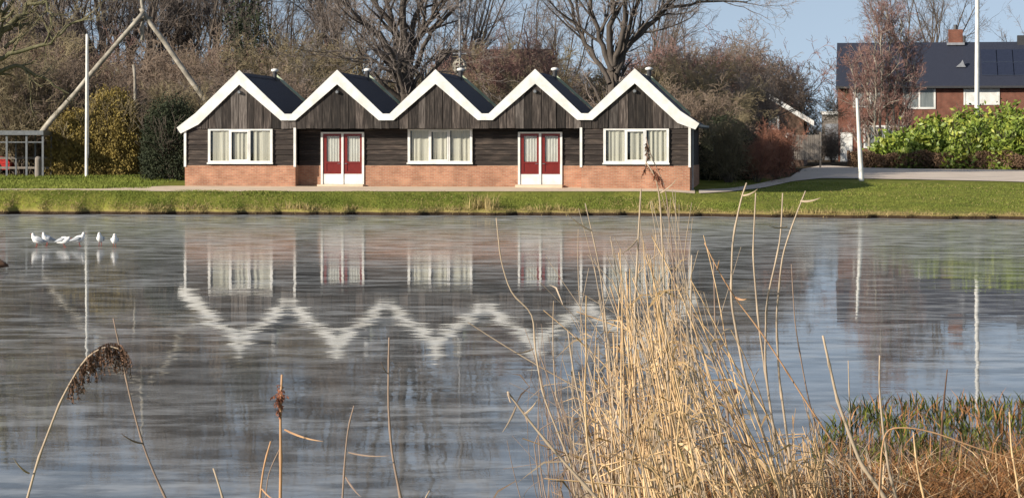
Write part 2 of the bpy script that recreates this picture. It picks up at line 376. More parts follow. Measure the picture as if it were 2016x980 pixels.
# ================================================================== WATER (thin ice on a pond)
def water_material():
    m = bpy.data.materials.new('icy_pond_water'); m.use_nodes = True; n = m.node_tree; N = n.nodes; Lk = n.links; b = N['Principled BSDF']
    b.inputs['IOR'].default_value = 1.31; b.inputs['Specular IOR Level'].default_value = .5
    g = N.new('ShaderNodeNewGeometry'); sp = N.new('ShaderNodeSeparateXYZ'); Lk.new(g.outputs['Position'], sp.inputs[0])
    def noise(scale, stretch, detail=3, rough=.5, dist=0):
        mp = N.new('ShaderNodeMapping'); mp.inputs['Scale'].default_value = stretch; Lk.new(g.outputs['Position'], mp.inputs['Vector'])
        t = N.new('ShaderNodeTexNoise'); t.inputs['Scale'].default_value = scale; t.inputs['Detail'].default_value = detail; t.inputs['Roughness'].default_value = rough; t.inputs['Distortion'].default_value = dist
        Lk.new(mp.outputs[0], t.inputs['Vector']); return t.outputs['Fac']
    def mr(src, a, bb, c, d):
        x = N.new('ShaderNodeMapRange'); x.inputs['From Min'].default_value = a; x.inputs['From Max'].default_value = bb; x.inputs['To Min'].default_value = c; x.inputs['To Max'].default_value = d
        Lk.new(src, x.inputs['Value']); return x.outputs[0]
    def math_(op, a, bb):
        x = N.new('ShaderNodeMath'); x.operation = op
        for i, q in enumerate((a, bb)):
            if isinstance(q, (int, float)): x.inputs[i].default_value = q
            else: Lk.new(q, x.inputs[i])
        return x.outputs[0]
    big = noise(.06, (1, 1.4, 1), 3)
    # frosted (rough) ice near the far bank, smoother wet ice nearer the camera
    yv = math_('MULTIPLY_ADD', big, 26); yy = N.new('ShaderNodeMath'); yy.operation = 'MULTIPLY_ADD'
    Lk.new(big, yy.inputs[0]); yy.inputs[1].default_value = 30; Lk.new(sp.outputs[1], yy.inputs[2])
    frost = mr(yy.outputs[0], 62, 82, 0, 1)
    rg = mr(frost, 0, 1, .028, .11)
    fine = noise(1.2, (1, .8, 1), 3, .6)
    rg2 = math_('MULTIPLY', rg, mr(fine, .3, .7, .75, 1.3)); Lk.new(rg2, b.inputs['Roughness'])
    cr = N.new('ShaderNodeValToRGB'); e = cr.color_ramp.elements
    e[0].position = .35; e[0].color = (.045, .047, .046, 1); e[1].position = .7; e[1].color = (.10, .105, .105, 1)
    Lk.new(noise(1.6, (1, .9, 1), 6, .65), cr.inputs[0])
    mx = N.new('ShaderNodeMix'); mx.data_type = 'RGBA'; mx.blend_type = 'MIX'; Lk.new(frost, mx.inputs['Factor']); Lk.new(cr.outputs[0], mx.inputs['A']); mx.inputs['B'].default_value = (.15, .16, .145, 1)
    Lk.new(mx.outputs['Result'], b.inputs['Base Color'])
    h1 = math_('ADD', noise(1.15, (.9, .7, 1), 2, .5, .4), math_('MULTIPLY', noise(2.8, (.8, 1, 1), 2, .5), .30)); h2 = noise(.35, (1, .8, 1), 2)
    hh = math_('ADD', h1, math_('MULTIPLY', h2, 1.2))
    amp = math_('MULTIPLY', mr(frost, 0, 1, 1.0, .35), mr(noise(.10, (.5, 1.3, 1), 2), .35, .65, .35, 1.2))
    bp = N.new('ShaderNodeBump'); Lk.new(math_('MULTIPLY', hh, amp), bp.inputs['Height']); bp.inputs['Distance'].default_value = .0037; bp.inputs['Strength'].default_value = 1
    Lk.new(bp.outputs[0], b.inputs['Normal'])
    df = N.new('ShaderNodeBsdfDiffuse'); c2 = N.new('ShaderNodeValToRGB'); e = c2.color_ramp.elements
    e[0].position = .42; e[0].color = (.10, .10, .098, 1); e[1].position = .58; e[1].color = (.47, .48, .48, 1)
    Lk.new(noise(1.4, (.55, 1.0, 1), 5, .65), c2.inputs[0]); Lk.new(c2.outputs[0], df.inputs[0])
    ms = N.new('ShaderNodeMixShader'); patchy = mr(noise(1.9, (.7, .9, 1), 4, .65), .38, .66, .10, .42)
    patchy = math_('MULTIPLY', patchy, mr(noise(.13, (.6, 1.5, 1), 3), .38, .62, .35, 1.15)); Lk.new(math_('ADD', patchy, mr(frost, 0, 1, .10, .30)), ms.inputs[0]); Lk.new(b.outputs[0], ms.inputs[1]); Lk.new(df.outputs[0], ms.inputs[2])
    Lk.new(ms.outputs[0], N['Material Output'].inputs['Surface'])
    return m
Vw = np.array([(-3000, -60, 0), (3000, -60, 0), (3000, 99, 0), (-3000, 99, 0)], float)
# only as large as the pond: the banks rise through it
xw = np.linspace(-60, 60, 61)
Vw = np.concatenate([np.stack([xw, np.full(61, 4.0), 0*xw], 1), np.stack([xw, waterline(xw)+.3, 0*xw], 1)])
Fw = np.array([(i, i+1, 61+i+1, 61+i) for i in range(60)])
o = link('water', np_mesh('water', Vw, Fw, water_material())); tag(o, kind='structure')

# ================================================================== THE FIVE GABLED BUILDING
TH = R(7.5); cT, sT = math.cos(TH), math.sin(TH)
BX, BY, BZ = (860-CX)*100/FPX, 100.0, .985
def S(px, depth=0.0):
    """local x on the facade (or a plane set back by depth) for photo column px"""
    t = (px-CX)/FPX; x0 = BX+depth*sT; y0 = BY+depth*cT
    return (t*y0-x0)/(cT+t*sT)
def Zf(py): return HC-(py-HZ)*100/FPX-BZ
bld = empty('clubhouse', (BX, BY, BZ), -TH)
tag(bld, 'low black timber building with five white-edged gables and orange brick plinth', 'building')
REC, DEP = .62, 6.7
zap, zvt, zvb, zg, zb = Zf(137), Zf(224), Zf(237), Zf(253), Zf(326)
apx = [S(p) for p in (472, 664.5, 858, 1054, 1250)]
vly = [(apx[i]+apx[i+1])/2 for i in range(4)]
xl, xr = S(364), S(1358)
b1, b5 = S(581.5), S(1144)
slope = (zap-zvt)/((apx[1]-apx[0])/2)
# roof outline (top edge) including the flared outer eaves
kinkL = (S(386), Zf(222)); endL = (S(349), Zf(251)); kinkR = (S(1340), Zf(220)); endR = (S(1377), Zf(244))
fw = .44   # fascia depth measured vertically below the top edge is fw/cos
fv = fw*math.sqrt(1+slope*slope)
def roofz(x):
    xsn = [endL[0], kinkL[0], apx[0]]; zs = [endL[1], kinkL[1], zap]
    for i in range(4): xsn += [vly[i], apx[i+1]]; zs += [zvt-.12, zap]
    xsn += [kinkR[0], endR[0]]; zs += [kinkR[1], endR[1]]
    return float(np.interp(x, xsn, zs))
# --- plinth
WT = .22
def part(name, mb, m, parent=bld, **k): return mb.build(name, m, parent, **k)
part('brick_plinth', MB().box(xl, b1, 0, WT, -.3, zb).box(b1-WT, b1, WT+.002, REC, -.3, zb), M['brick'])
d1l, d1r, d2l, d2r = S(632, REC), S(717, REC), S(1020, REC), S(1107, REC)
for a, b_ in ((b1-.05, d1l), (d1r, d2l), (d2r, b5+.3)):
    part('brick_plinth', MB().box(a, b_, REC+.001, REC+WT, -.3, zb-.002), M['brick'])
part('brick_plinth', MB().box(b5, xr, 0, WT, -.3, zb).box(b5, b5+WT, WT+.002, REC, -.3, zb), M['brick'])
part('side_wall', MB().box(xr-WT, xr, WT+.003, DEP, -.3, zb), M['brick'])
part('side_wall', MB().box(xl, xl+WT, WT+.003, DEP, -.3, zb), M['brick'])
# timber side walls, backing walls
zt = zvb-.02
part('side_cladding', MB().box(xr-.16, xr-.02, .16, DEP, zb+.002, zt), M['woodh'])
part('side_cladding', MB().box(xl+.02, xl+.16, .16, DEP, zb+.002, zt), M['woodh'])
part('backing_wall', MB().box(xl+.05, b1-.03, .09, .15, zb+.003, zt).box(b1+.002, b5-.003, REC+.09, REC+.15, zb+.004, zt).box(b5+.03, xr-.05, .09, .15, zb+.003, zt)
     .box(b1-.12, b1-.05, .155, REC+.08, zb, zt).box(xl+.3, xr-.3, DEP-.2, DEP, -.2, zt), M['backing'])
part('soffit', MB().box(b1+.003, b5-.003, .08, REC+.2, zg+.02, zg+.08), M['backing'])
# --- horizontal boards of the lower walls
nb = 7; bh = (zg-.01-zb)/nb
def hboards(x0, x1, y):
    me = MB().add([(x0, y, 0), (x1, y, 0), (x1, y+.035, bh-.012), (x0, y+.035, bh-.012), (x0, y+.07, 0), (x1, y+.07, 0), (x1, y+.07, bh-.012), (x0, y+.07, bh-.012)],
        [(0, 1, 2, 3), (4, 7, 6, 5), (0, 4, 5, 1), (3, 2, 6, 7), (0, 3, 7, 4), (1, 5, 6, 2)])
    mb = MB(); mb.add([(x0, y, 0), (x1, y, 0), (x1, y+.035, bh-.012), (x0, y+.035, bh-.012), (x0, y+.07, 0), (x1, y+.07, 0), (x1, y+.07, bh-.012), (x0, y+.07, bh-.012)],
        [(0, 1, 2, 3), (4, 7, 6, 5), (0, 4, 5, 1), (3, 2, 6, 7), (0, 3, 7, 4), (1, 5, 6, 2)])
    mesh = mb.mesh('wall_board', M['woodh'])
    for i in range(nb): link('wall_board', mesh, None, bld, (random.uniform(-.003, .003), random.uniform(-.006, .006), zb+.006+i*bh))
w1 = (S(410), S(537)); w2 = (S(803, REC), S(930, REC)); w3 = (S(1188), S(1317))
hboards(xl+.06, w1[0], .02); hboards(w1[1], b1-.04, .02)
hboards(b1+.02, d1l, REC+.02); hboards(d1r, w2[0], REC+.02); hboards(w2[1], d2l, REC+.02); hboards(d2r, b5-.01, REC+.02)
hboards(b5+.06, w3[0], .02); hboards(w3[1], xr-.06, .02)
# --- vertical gable boards
x = xl+.02; 
while x < xr-.05:
    w = random.uniform(.27, .42); x2 = min(x+w, xr-.02)
    y0 = random.uniform(-.02, .02)
    pts = [x, x2]; inner = [q for q in apx+vly+[kinkL[0], kinkR[0]] if x < q < x2]
    top = sorted(pts+inner, reverse=True)
    poly = [(x+.010, zg+random.uniform(-.015, .01)), (x2-.010, zg+random.uniform(-.015, .01))]
    tops = []
    for q in top:
        zz = roofz(q)-.16
        tops.append((min(max(q, x+.010), x2-.010), max(zz, zg+.08)))
    mbp = MB(); mbp.prism(poly+tops, y0, y0+.06); part('gable_board', mbp, M[random.choice(['wood', 'wood', 'wood_grey', 'wood_dark'])])
    x = x2
part('gable_backing', MB().prism([(xl+.03, zg+.03), (xr-.03, zg+.03)]+[(q, roofz(q)-.2) for q in sorted([xl+.03, xr-.03]+apx+vly+[kinkL[0], kinkR[0]], reverse=True)], .062, .12), M['backing'])
# --- white fascia boards, one per slope, butted at apexes and valleys
def fascia(pts_top, pts_bot, y0=-.10, y1=-.03):
    part('fascia_board', MB().prism(list(pts_bot)+list(reversed(pts_top)), y0, y1), M['white'])
vf = .22  # half flat of a valley
def lo(x, zt_): return (x, zt_)
fascia([endL, kinkL, (apx[0], zap)], [(endL[0]+.16, endL[1]-.24), (kinkL[0]+.12, kinkL[1]-fv+.12), (apx[0], zap-fv)])
for i in range(4):
    v = vly[i]
    for a, sgn in ((apx[i], -1), (apx[i+1], 1)):
        # from apex a down to the valley v; top notch narrow, bottom flat
        tops = [(a, zap), (v+sgn*.16, zvt+.0), (v, zvt)]; bots = [(a, zap-fv), (v+sgn*(.30), zvb), (v, zvb)]
        # slope line keeps its pitch down to the flat
        tops[1] = (v+sgn*.14, zvt); 
        if sgn > 0: tops = tops[::-1]; bots = bots[::-1]
        fascia(tops, bots, -.10 if sgn < 0 else -.098, -.03)
fascia([(apx[4], zap), kinkR, endR], [(apx[4], zap-fv), (kinkR[0]-.12, kinkR[1]-fv+.12), (endR[0]-.16, endR[1]-.24)])
# --- roofs: two slabs per bay, rear verges
def slab(xa, za, xb, zbb, y0, y1, th, m, name):
    part(name, MB().prism([(xa, za-th), (xb, zbb-th), (xb, zbb), (xa, za)], y0, y1), m)
for i in range(5):
    lx, lz = (vly[i-1], zvt-.10) if i else (kinkL[0], kinkL[1]-.10)
    rx, rz = (vly[i], zvt-.10) if i < 4 else (kinkR[0], kinkR[1]-.10)
    slab(lx+.01, lz-.02, apx[i]-.002, zap-.14, -.028, DEP, .08, M['roof'], 'roof_slope')
    slab(apx[i]+.002, zap-.14, rx-.01, rz-.02, -.028, DEP, .08, M['roof'], 'roof_slope')
    if i == 0: slab(endL[0]+.02, endL[1]-.10, lx+.008, lz-.022, -.028, DEP, .07, M['roof'], 'roof_slope')
    if i == 4: slab(rx-.008, rz-.022, endR[0]-.02, endR[1]-.10, -.028, DEP, .07, M['roof'], 'roof_slope')
    part('rear_verge', MB().prism([(lx+.01, lz), (apx[i], zap-.12), (rx-.01, rz), (rx-.01, rz+.12), (apx[i], zap+.02), (lx+.01, lz+.12)], DEP+.003, DEP+.08), M['verge'])
    part('ridge_cap', MB().prism([(apx[i]-.14, zap-.26), (apx[i], zap-.135), (apx[i]+.14, zap-.26), (apx[i]+.14, zap-.21), (apx[i], zap-.09), (apx[i]-.14, zap-.21)], -.025, DEP), M['roof'])
    # ventilation cowl near the back of the ridge
    cx_ = apx[i]+.12; cy = DEP-.9; ck = MB(); ck.tube([(cx_, cy, zap-.35), (cx_, cy, zap+.10)], .09, 10)
    pipe = part('roof_vent', ck, M['darkmetal'])
    cap = MB(); cap.tube([(cx_, cy, zap+.10), (cx_, cy, zap+.15), (cx_, cy, zap+.21), (cx_, cy, zap+.25)], [.10, .17, .15, .04], 12)
    cap.build('vent_cap', M['white'], pipe, smooth=True)
    # round lamp under the gable peak
    lm = MB(); lm.tube([(apx[i], -.15, zap-.90), (apx[i], -.05, zap-.90)], [.05, .08], 10)
    if i != 2: part('gable_lamp', lm, M['metal'])
# --- windows
def window(x0, x1, y, sash=True, name='window'):
    z0, z1 = Zf(322), Zf(254); f = .10; fr = MB()
    fr.box(x0, x1, y-.05, y+.05, z0, z0+f).box(x0, x1, y-.05, y+.05, z1-.06, z1).box(x0, x0+f, y-.049, y+.049, z0+f, z1-.06).box(x1-f, x1, y-.049, y+.049, z0+f, z1-.06)
    w = (x1-x0); m1, m2 = x0+w*.335, x0+w*.645
    for q in (m1, m2): fr.box(q-.03, q+.03, y-.047, y+.047, z0+f, z1-.06)
    wo = part(name, fr, M['white'])
    sl = MB().box(x0-.03, x1+.03, y-.12, y-.052, z0-.03, z0+.03); sl.build('sill', M['white'], wo)
    xsn = [(x0+f, m1-.03), (m1+.03, m2-.03), (m2+.03, x1-f)]
    for i, (a, b_) in enumerate(xsn):
        if i == 1 and sash:
            s_ = .055; sb = MB(); zz0, zz1 = z0+f, z1-.06
            sb.box(a, b_, y-.062, y-.01, zz0, zz0+s_).box(a, b_, y-.062, y-.01, zz1-s_, zz1).box(a, a+s_, y-.061, y-.011, zz0+s_, zz1-s_).box(b_-s_, b_, y-.061, y-.011, zz0+s_, zz1-s_)
            sb.build('sash', M['white'], wo); a += s_; b_ -= s_
        MB().box(a, b_, y-.006, y, z0+f, z1-.06).build('pane', M['glass'], wo)
        n = 40; cu = []; gap = random.uniform(.04, .10)
        ca, cb_ = a+gap, b_-.02
        ph = random.uniform(0, 6); fr_ = random.uniform(20, 46); am = random.uniform(.6, 1.3)
        V = []; 
        for k in range(n+1):
            xx = lerp(ca, cb_, k/n); dy = am*.024*math.sin(xx*fr_+ph+1.5*math.sin(xx*7+ph))+.012*math.sin(xx*fr_*.43+ph*2)
            V += [(xx, y+.045+dy*.8, z1-.06), (xx+.01*math.sin(k), y+.045+dy*1.0, z0+f+.0)]
        Fc = [(2*k, 2*k+1, 2*k+3, 2*k+2) for k in range(n)]
        cm = MB(); cm.add(V, Fc); c_ = cm.build('curtain', M['curtain'], wo)
    bk = MB().box(x0+.02, x1-.02, y+.16, y+.18, z0, z1); bk.build('reveal', M['backing'], wo)
window(w1[0], w1[1], -.005); window(w2[0], w2[1], REC-.005, True); window(w3[0], w3[1], -.005)
# --- double doors
def doors(x0, x1, y):
    z0, z1 = Zf(364)+.01, Zf(260); f = .085; fr = MB(); w = x1-x0; mid = (x0+x1)/2
    fr.box(x0, x0+f, y-.05, y+.06, z0, z1).box(x1-f, x1, y-.05, y+.06, z0, z1).box(x0+f, x1-f, y-.049, y+.059, z1-.06, z1).box(mid-.045, mid+.045, y-.048, y+.058, z0, z1-.06)
    part('door_frame', fr, M['white'])
    for a, b_ in ((x0+f+.004, mid-.049), (mid+.049, x1-f-.004)):
        zk = Zf(343); zt_ = z1-.066; gz0, gz1 = Zf(318.5), Zf(268)
        lf = MB(); s_ = .145
        lf.box(a, a+s_, y-.01, y+.035, zk, zt_).box(b_-s_*.6, b_, y-.01, y+.035, zk, zt_).box(a+s_, b_-s_*.6, y-.009, y+.034, gz1, zt_).box(a+s_, b_-s_*.6, y-.009, y+.034, zk, zk+.10).box(a+s_, b_-s_*.6, y-.009, y+.034, gz0-.07, gz0).box(a+s_, b_-s_*.6, y+.012, y+.03, zk+.10, gz0-.07)
        d = part('door', lf, M['red'])
        MB().box(a, b_, y-.012, y+.036, z0, zk-.003).build('kick_panel', M['white'], d)
        MB().box(a+s_, b_-s_*.6, y+.008, y+.013, gz0, gz1).build('pane', M['glass'], d)
        V = []; n = 24
        for k in range(n+1):
            xx = lerp(a+s_-.02, b_-s_*.6+.02, k/n); V += [(xx, y+.05+.008*math.sin(k*1.3), gz1+.01), (xx, y+.05+.008*math.sin(k*1.3), gz0-.01)]
        cm = MB(); cm.add(V, [(2*k, 2*k+1, 2*k+3, 2*k+2) for k in range(n)]); cm.build('net_curtain', M['net'], d)
        hx = b_-.05 if a < mid-.3 else a+.05
        MB().tube([(hx, y-.012, zk+.42), (hx, y-.05, zk+.42), (hx+.10*(1 if a > mid-.3 else -1), y-.055, zk+.42)], .012, 6).build('handle', M['metal'], d)
    part('door_reveal', MB().box(x0+.02, x1-.02, y+.12, y+.16, z0, z1), M['backing'])
    part('doorstep', MB().box(x0-.05, x1+.05, y-.55, y-.055, -.15, z0-.003), M['paver'])
doors(d1l, d1r, REC); doors(d2l, d2r, REC)
# --- white corner posts and a downpipe at the right end
for a in (xl-.035, b1-.07, b5-.05, xr-.055):
    part('corner_post', MB().box(a, a+.095, -.035, .075, zb-.06, zg+.03), M['white'])
part('downpipe', MB().tube([(xr+.09, .35, -.1), (xr+.09, .35, zt)], .035, 8), M['lead'])
part('gutter', MB().box(endR[0]-.05, endR[0]+.04, 0, DEP, endR[1]-.12, endR[1]-.04), M['lead'])

# ================================================================== OTHER BUILDINGS
def gable_house(name, label, px0, px1, py_eave, py_ridge, Y, depth, rz, wallm, roofm, ground=1.4, over=.35, frontgable=False):
    """house with its ridge along x (frontgable False) or along the view (True)"""
    x0, x1 = (px0-CX)*Y/FPX, (px1-CX)*Y/FPX; e = empty(name, (x0, Y, ground), rz); tag(e, label, 'house')
    W = (x1-x0)/math.cos(rz) ; ze = HC-(py_eave-HZ)*Y/FPX-ground
    if not frontgable:
        zr = HC-(py_ridge-HZ)*(Y+depth/2)/FPX-ground
        MB().box(0, W, 0, .3, -1, ze).box(0, W, depth-.3, depth, -1, ze).build('wall', wallm, e)
        sl = (zr-ze)/(depth/2)
        for xx in (0, W-.3):
            m = MB(); m.add([(xx, .302, -1), (xx, depth-.302, -1), (xx, depth-.302, ze), (xx, depth/2, zr-.25), (xx, .302, ze)]+[(xx+.3, .302, -1), (xx+.3, depth-.302, -1), (xx+.3, depth-.302, ze), (xx+.3, depth/2, zr-.25), (xx+.3, .302, ze)],
                [(0, 1, 2, 3, 4), (9, 8, 7, 6, 5), (0, 5, 6, 1), (1, 6, 7, 2), (2, 7, 8, 3), (3, 8, 9, 4), (4, 9, 5, 0)])
            m.build('gable_wall', wallm, e)
        rf = MB()
        for sgn in (0, 1):
            ya, yb = (-over, depth/2) if not sgn else (depth+over, depth/2)
            za = ze-over*sl
            rf.add([(-.15, ya, za), (W+.15, ya, za), (W+.15, yb, zr), (-.15, yb, zr), (-.15, ya, za-.2), (W+.15, ya, za-.2), (W+.15, yb, zr-.2), (-.15, yb, zr-.2)],
               [(0, 1, 2, 3), (7, 6, 5, 4), (0, 4, 5, 1), (1, 5, 6, 2), (3, 7, 4, 0)])
        r = rf.build('roof', roofm, e)
        return e, W, ze, zr, sl, r
def hwin(e, x0, x1, z0, z1, y=0.0, mid=True, fill=None):
    f = .13; m = MB().box(x0, x1, y-.06, y-.003, z0, z0+f).box(x0, x1, y-.06, y-.003, z1-f, z1).box(x0, x0+f, y-.059, y-.003, z0+f, z1-f).box(x1-f, x1, y-.059, y-.003, z0+f, z1-f)
    if mid: m.box((x0+x1)/2-f/2, (x0+x1)/2+f/2, y-.058, y-.003, z0+f, z1-f)
    w = m.build('window', M['white'], e)
    MB().box(x0+f, x1-f, y-.03, y-.02, z0+f, z1-f).build('pane', M['glass'] if fill is None else fill, w)
    if fill is None: MB().box(x0+f, x1-f, y-.015, y-.004, z0+f, z1-f).build('net_curtain', M['housecurtain'], w)
M['housecurtain'] = mat('house_curtain', (.16, .17, .17), (.30, .30, .29), 1.4, .9, 0, (3, 1, .5))
M['brick3'] = brickmat('brown_cottage_brick', (.20, .105, .07), (.15, .08, .055), (.2, .15, .11))
YH = 175.0; rzh = -R(8.5)
e, W, ze, zr, sl, hroof = gable_house('brick_house', 'red brick terraced house with dark blue-black tiled roof and white windows behind the green hedge', 1650, 2330, 163, 85, YH, 8.5, rzh, M['brick2'], M['rooftile'])
def hx(px): # local x on that facade
    t = (px-CX)/FPX; x0 = (1650-CX)*YH/FPX; return (t*YH-x0)/(math.cos(rzh)-t*math.sin(rzh))
def hz(px, py):
    x = hx(px); Yp = YH+x*math.sin(rzh); return HC-(py-HZ)*Yp/FPX-1.4
for a, b_, c, d, mid in ((1778, 1842, 167, 215, True), (1679, 1748, 170, 212, True), (2060, 2130, 168, 212, True), (1700, 1785, 247, 292, True)):
    hwin(e, hx(a), hx(b_), hz(a, d), hz(a, c), 0, mid)
hwin(e, hx(1897), hx(1968), hz(1900, 207), hz(1900, 165), 0, False, M['white'])
dd = MB().box(hx(1652)-.9, hx(1652)-.1, -.05, -.004, 0, 2.1); 
MB().box(.15, 1.0, -.06, -.003, -.1, 2.2).build('door', M['white'], e)
# gutter, chimney, flue, roof window, panels
MB().box(-.1, W+.1, -.52, -.36, ze-.42, ze-.28).build('gutter', M['darkmetal'], e)
def roofpt(px, f):  # point on front roof slope, f 0 at eave .. 1 at ridge
    return hx(px)*(1+.0), lerp(-.35, 4.25, f), lerp(ze-.35*sl, zr, f)
cx_ = hx(1880)*1.02; c = MB().box(cx_-.5, cx_+.5, 3.9, 4.7, zr-.5, zr+.9).build('chimney', M['brick2'], e)
MB().box(cx_-.62, cx_+.62, 3.75, 4.85, zr-.22, zr-.05).build('chimney_flashing', M['lead'], c)
MB().tube([(cx_, 4.3, zr+.9), (cx_, 4.3, zr+1.25)], [.16, .13], 8).build('chimney_pot', M['darkmetal'], c)
MB().tube([(hx(1902), 4.0, zr-.2), (hx(1902), 4.0, zr+.45)], .1, 8).build('flue', M['darkmetal'], e)
x_, y_, z_ = roofpt(1893, .42)
MB().prism([(x_-.35, z_+.0), (x_+.35, z_+.0), (x_+.25, z_+.14), (x_+.12, z_+.5), (x_+.0, z_+.3)], y_-.15, y_+.1).build('roof_vent', M['lead'], e)
for k in range(6):
    for rr_ in (0, 1):
        xa = hx(1934)+k*1.12; f0 = .22+rr_*.30
        p0, p1 = lerp(-.35, 4.25, f0), lerp(-.35, 4.25, f0+.28); z0, z1 = lerp(ze-.35*sl, zr, f0)+.08, lerp(ze-.35*sl, zr, f0+.28)+.08
        m = MB(); m.add([(xa, p0, z0), (xa+1.06, p0, z0), (xa+1.06, p1, z1), (xa, p1, z1), (xa, p0, z0-.06), (xa+1.06, p0, z0-.06), (xa+1.06, p1, z1-.06), (xa, p1, z1-.06)],
            [(0, 1, 2, 3), (7, 6, 5, 4), (0, 4, 5, 1), (1, 5, 6, 2), (2, 6, 7, 3), (3, 7, 4, 0)]); m.build('solar_panel', M['solar'], e)
c2 = hx(2012); MB().box(c2-.1, c2+1.0, 3.9, 4.7, zr-.5, zr+.45).build('chimney', M['darkmetal'], e)
# side extension left of it
# small far house seen between bushes: gable towards us with white bargeboards
def front_gable(name, label, apx_, apy, lpx, lpy, rpx, rpy, Y, depth, wallm, roofm, ground=1.5, rz=-R(8)):
    e = empty(name, ((apx_-CX)*Y/FPX, Y, ground), rz); tag(e, label, 'house')
    k = Y/FPX; za = HC-(apy-HZ)*k-ground; xl_, zl = (lpx-apx_)*k, HC-(lpy-HZ)*k-ground; xr_, zr_ = (rpx-apx_)*k, HC-(rpy-HZ)*k-ground
    MB().prism([(xl_+.5, -1), (xr_-.6, -1), (xr_-.6, zr_+.25), (0, za-.25), (xl_+.5, zl+.25)], 0, depth).build('wall', wallm, e)
    for xa, zaa in ((xl_, zl), (xr_, zr_)):
        MB().prism([(0, za-.18), (xa, zaa-.18), (xa, zaa), (0, za)] if xa < 0 else [(0, za-.18), (0, za), (xa, zaa), (xa, zaa-.18)], -.3, depth+.3).build('roof', roofm, e)
        MB().prism([(0, za-.26), (xa, zaa-.26), (xa, zaa+.05), (0, za+.05)], -.37, -.303).build('bargeboard', M['white'], e)
    return e, k
e2, k2 = front_gable('brick_cottage', 'brown brick house with white bargeboards half hidden behind the bare red bush', 1490, 172, 1425, 212, 1602, 240, 146, 9, M['brick3'], M['roof'])
def w2_(e, k, ax, px0, px1, py0, py1, g=1.5):
    hwin(e, (px0-ax)*k, (px1-ax)*k, HC-(py1-HZ)*k-g, HC-(py0-HZ)*k-g, 0, False)
w2_(e2, k2, 1490, 1468, 1482, 188, 207); w2_(e2, k2, 1490, 1513, 1534, 229, 257); w2_(e2, k2, 1490, 1545, 1562, 262, 290)
# low grey garage further left of the brick house
Yg = 190; e3 = empty('garage', ((1618-CX)*Yg/FPX, Yg, 1.5), -R(8)); tag(e3, 'low grey garage with pale flat roof edge left of the red brick house', 'garage')
kg = Yg/FPX; wg = (1668-1618)*kg; hg = HC-(226-HZ)*kg-1.5
MB().box(0, wg, 0, 6, -1, hg).build('wall', M['fencewood'], e3); MB().box(-.1, wg+.1, -.15, 6.1, hg+.002, hg+.25).build('roof_edge', M['white'], e3)
MB().box(.25, wg-.5, -.05, -.004, -.2, hg-.7).build('garage_door', M['lead'], e3)
# brown roof beyond the building
e4, W4, ze4, zr4, sl4, r4 = gable_house('brown_roofed_house', 'large dark brown roof rising behind the middle of the black building', 842, 1062, 190, 98, 134, 9, -R(8), M['brick2'], M['brownroof'])
e5, W5, ze5, zr5, sl5, r5 = gable_house('brown_house', 'brown roofed house glimpsed through the branches in the top left corner', -60, 112, 120, 38, 148, 9, -R(8), M['brick2'], M['brownroof'])
MB().box(W5*.80, W5*.93, 1.7, 2.2, zr5-1.1, zr5-.55).build('dormer', M['orangetile'], e5)

# lattice gate / fence panel by the drive
Yf = 134; ef = empty('fence_panel', P(1562, 315, Yf), -R(5)); tag(ef, 'weathered grey wooden fence panel beside the drive', 'fence')
kf = Yf/FPX
for i in range(12): MB().box(i*.115, i*.115+.10, 0, .025, 0, 49*kf+random.uniform(-.02, .02)).build('board', M['fencewood'], ef)
for zz in (.3, 1.1): MB().box(0, 1.38, .027, .07, zz, zz+.08).build('rail', M['fencewood'], ef)
for xx in (-.11, 1.39): MB().box(xx, xx+.1, -.02, .08, -.6, 1.5).build('post', M['fencewood'], ef)

# ================================================================== POLES, SHELTER, FRAME
def pole(name, label, cat, px, pyt, pyb, Y, r0, r1, lean=0, m=None, truck=True, sink=.3):
    b = P(px, pyb, Y); t = P(px+lean, pyt, Y); e = empty(name, b); tag(e, label, cat)
    n = 12; MB().tube([(0, 0, -sink)]+[tuple((t-b)*f) for f in np.linspace(0, 1, n)], [r0]+[lerp(r0, r1, f) for f in np.linspace(0, 1, n)], 12).build('shaft', m or M['white'], e, smooth=True)
    return e, t-b
e, tp = pole('flagpole', 'white flagpole without a flag standing before the olive bush on the left', 'flagpole', 170.5, 68, 356, 113, .085, .065, 1)
MB().tube([tp, tp+np.array([0, 0, .06])], [.07, .02], 10).build('cap', M['metal'], e)
MB().box(-.16, .16, -.16, .16, -.2, .06).build('base_sleeve', M['metal'], e)
MB().tube([(.10, -.04, 1.1), (.105, -.05, 3.5), (.08, -.04, tp[2]-.1)], .008, 4).build('halyard', M['lead'], e)
MB().box(.07, .12, -.12, .02, 1.02, 1.18).build('cleat', M['darkmetal'], e)
e, tp = pole('flagpole', 'tall white flagpole rising out of the green hedge before the brick house', 'flagpole', 1923, -200, 325, 136, .15, .09, 2)
MB().tube([tp, tp+np.array([0, 0, .08])], [.09, .02], 10).build('cap', M['metal'], e)
e, tp = pole('marker_post', 'slim white post leaning left on the lawn in front of the road', 'post', 1696, 194, 355, 109, .115, .06, -9)
MB().tube([tp, tp+np.array([0, 0, .03])], [.062, .055], 10).build('cap', M['lead'], e)
e, tp = pole('wooden_post', 'short grey wooden post beside the metal shelter', 'post', 75, 311, 357, 112.5, .15, .14, 0, M['fencewood'])
MB().tube([tp, tp+np.array([0, 0, .07])], [.14, .05], 10).build('post_top', M['fencewood'], e)
e, tp = pole('mast', 'thin pale mast with a round wire cage behind the third gable', 'mast', 905, -140, 300, 111, .07, .05, 1, M['lead'])

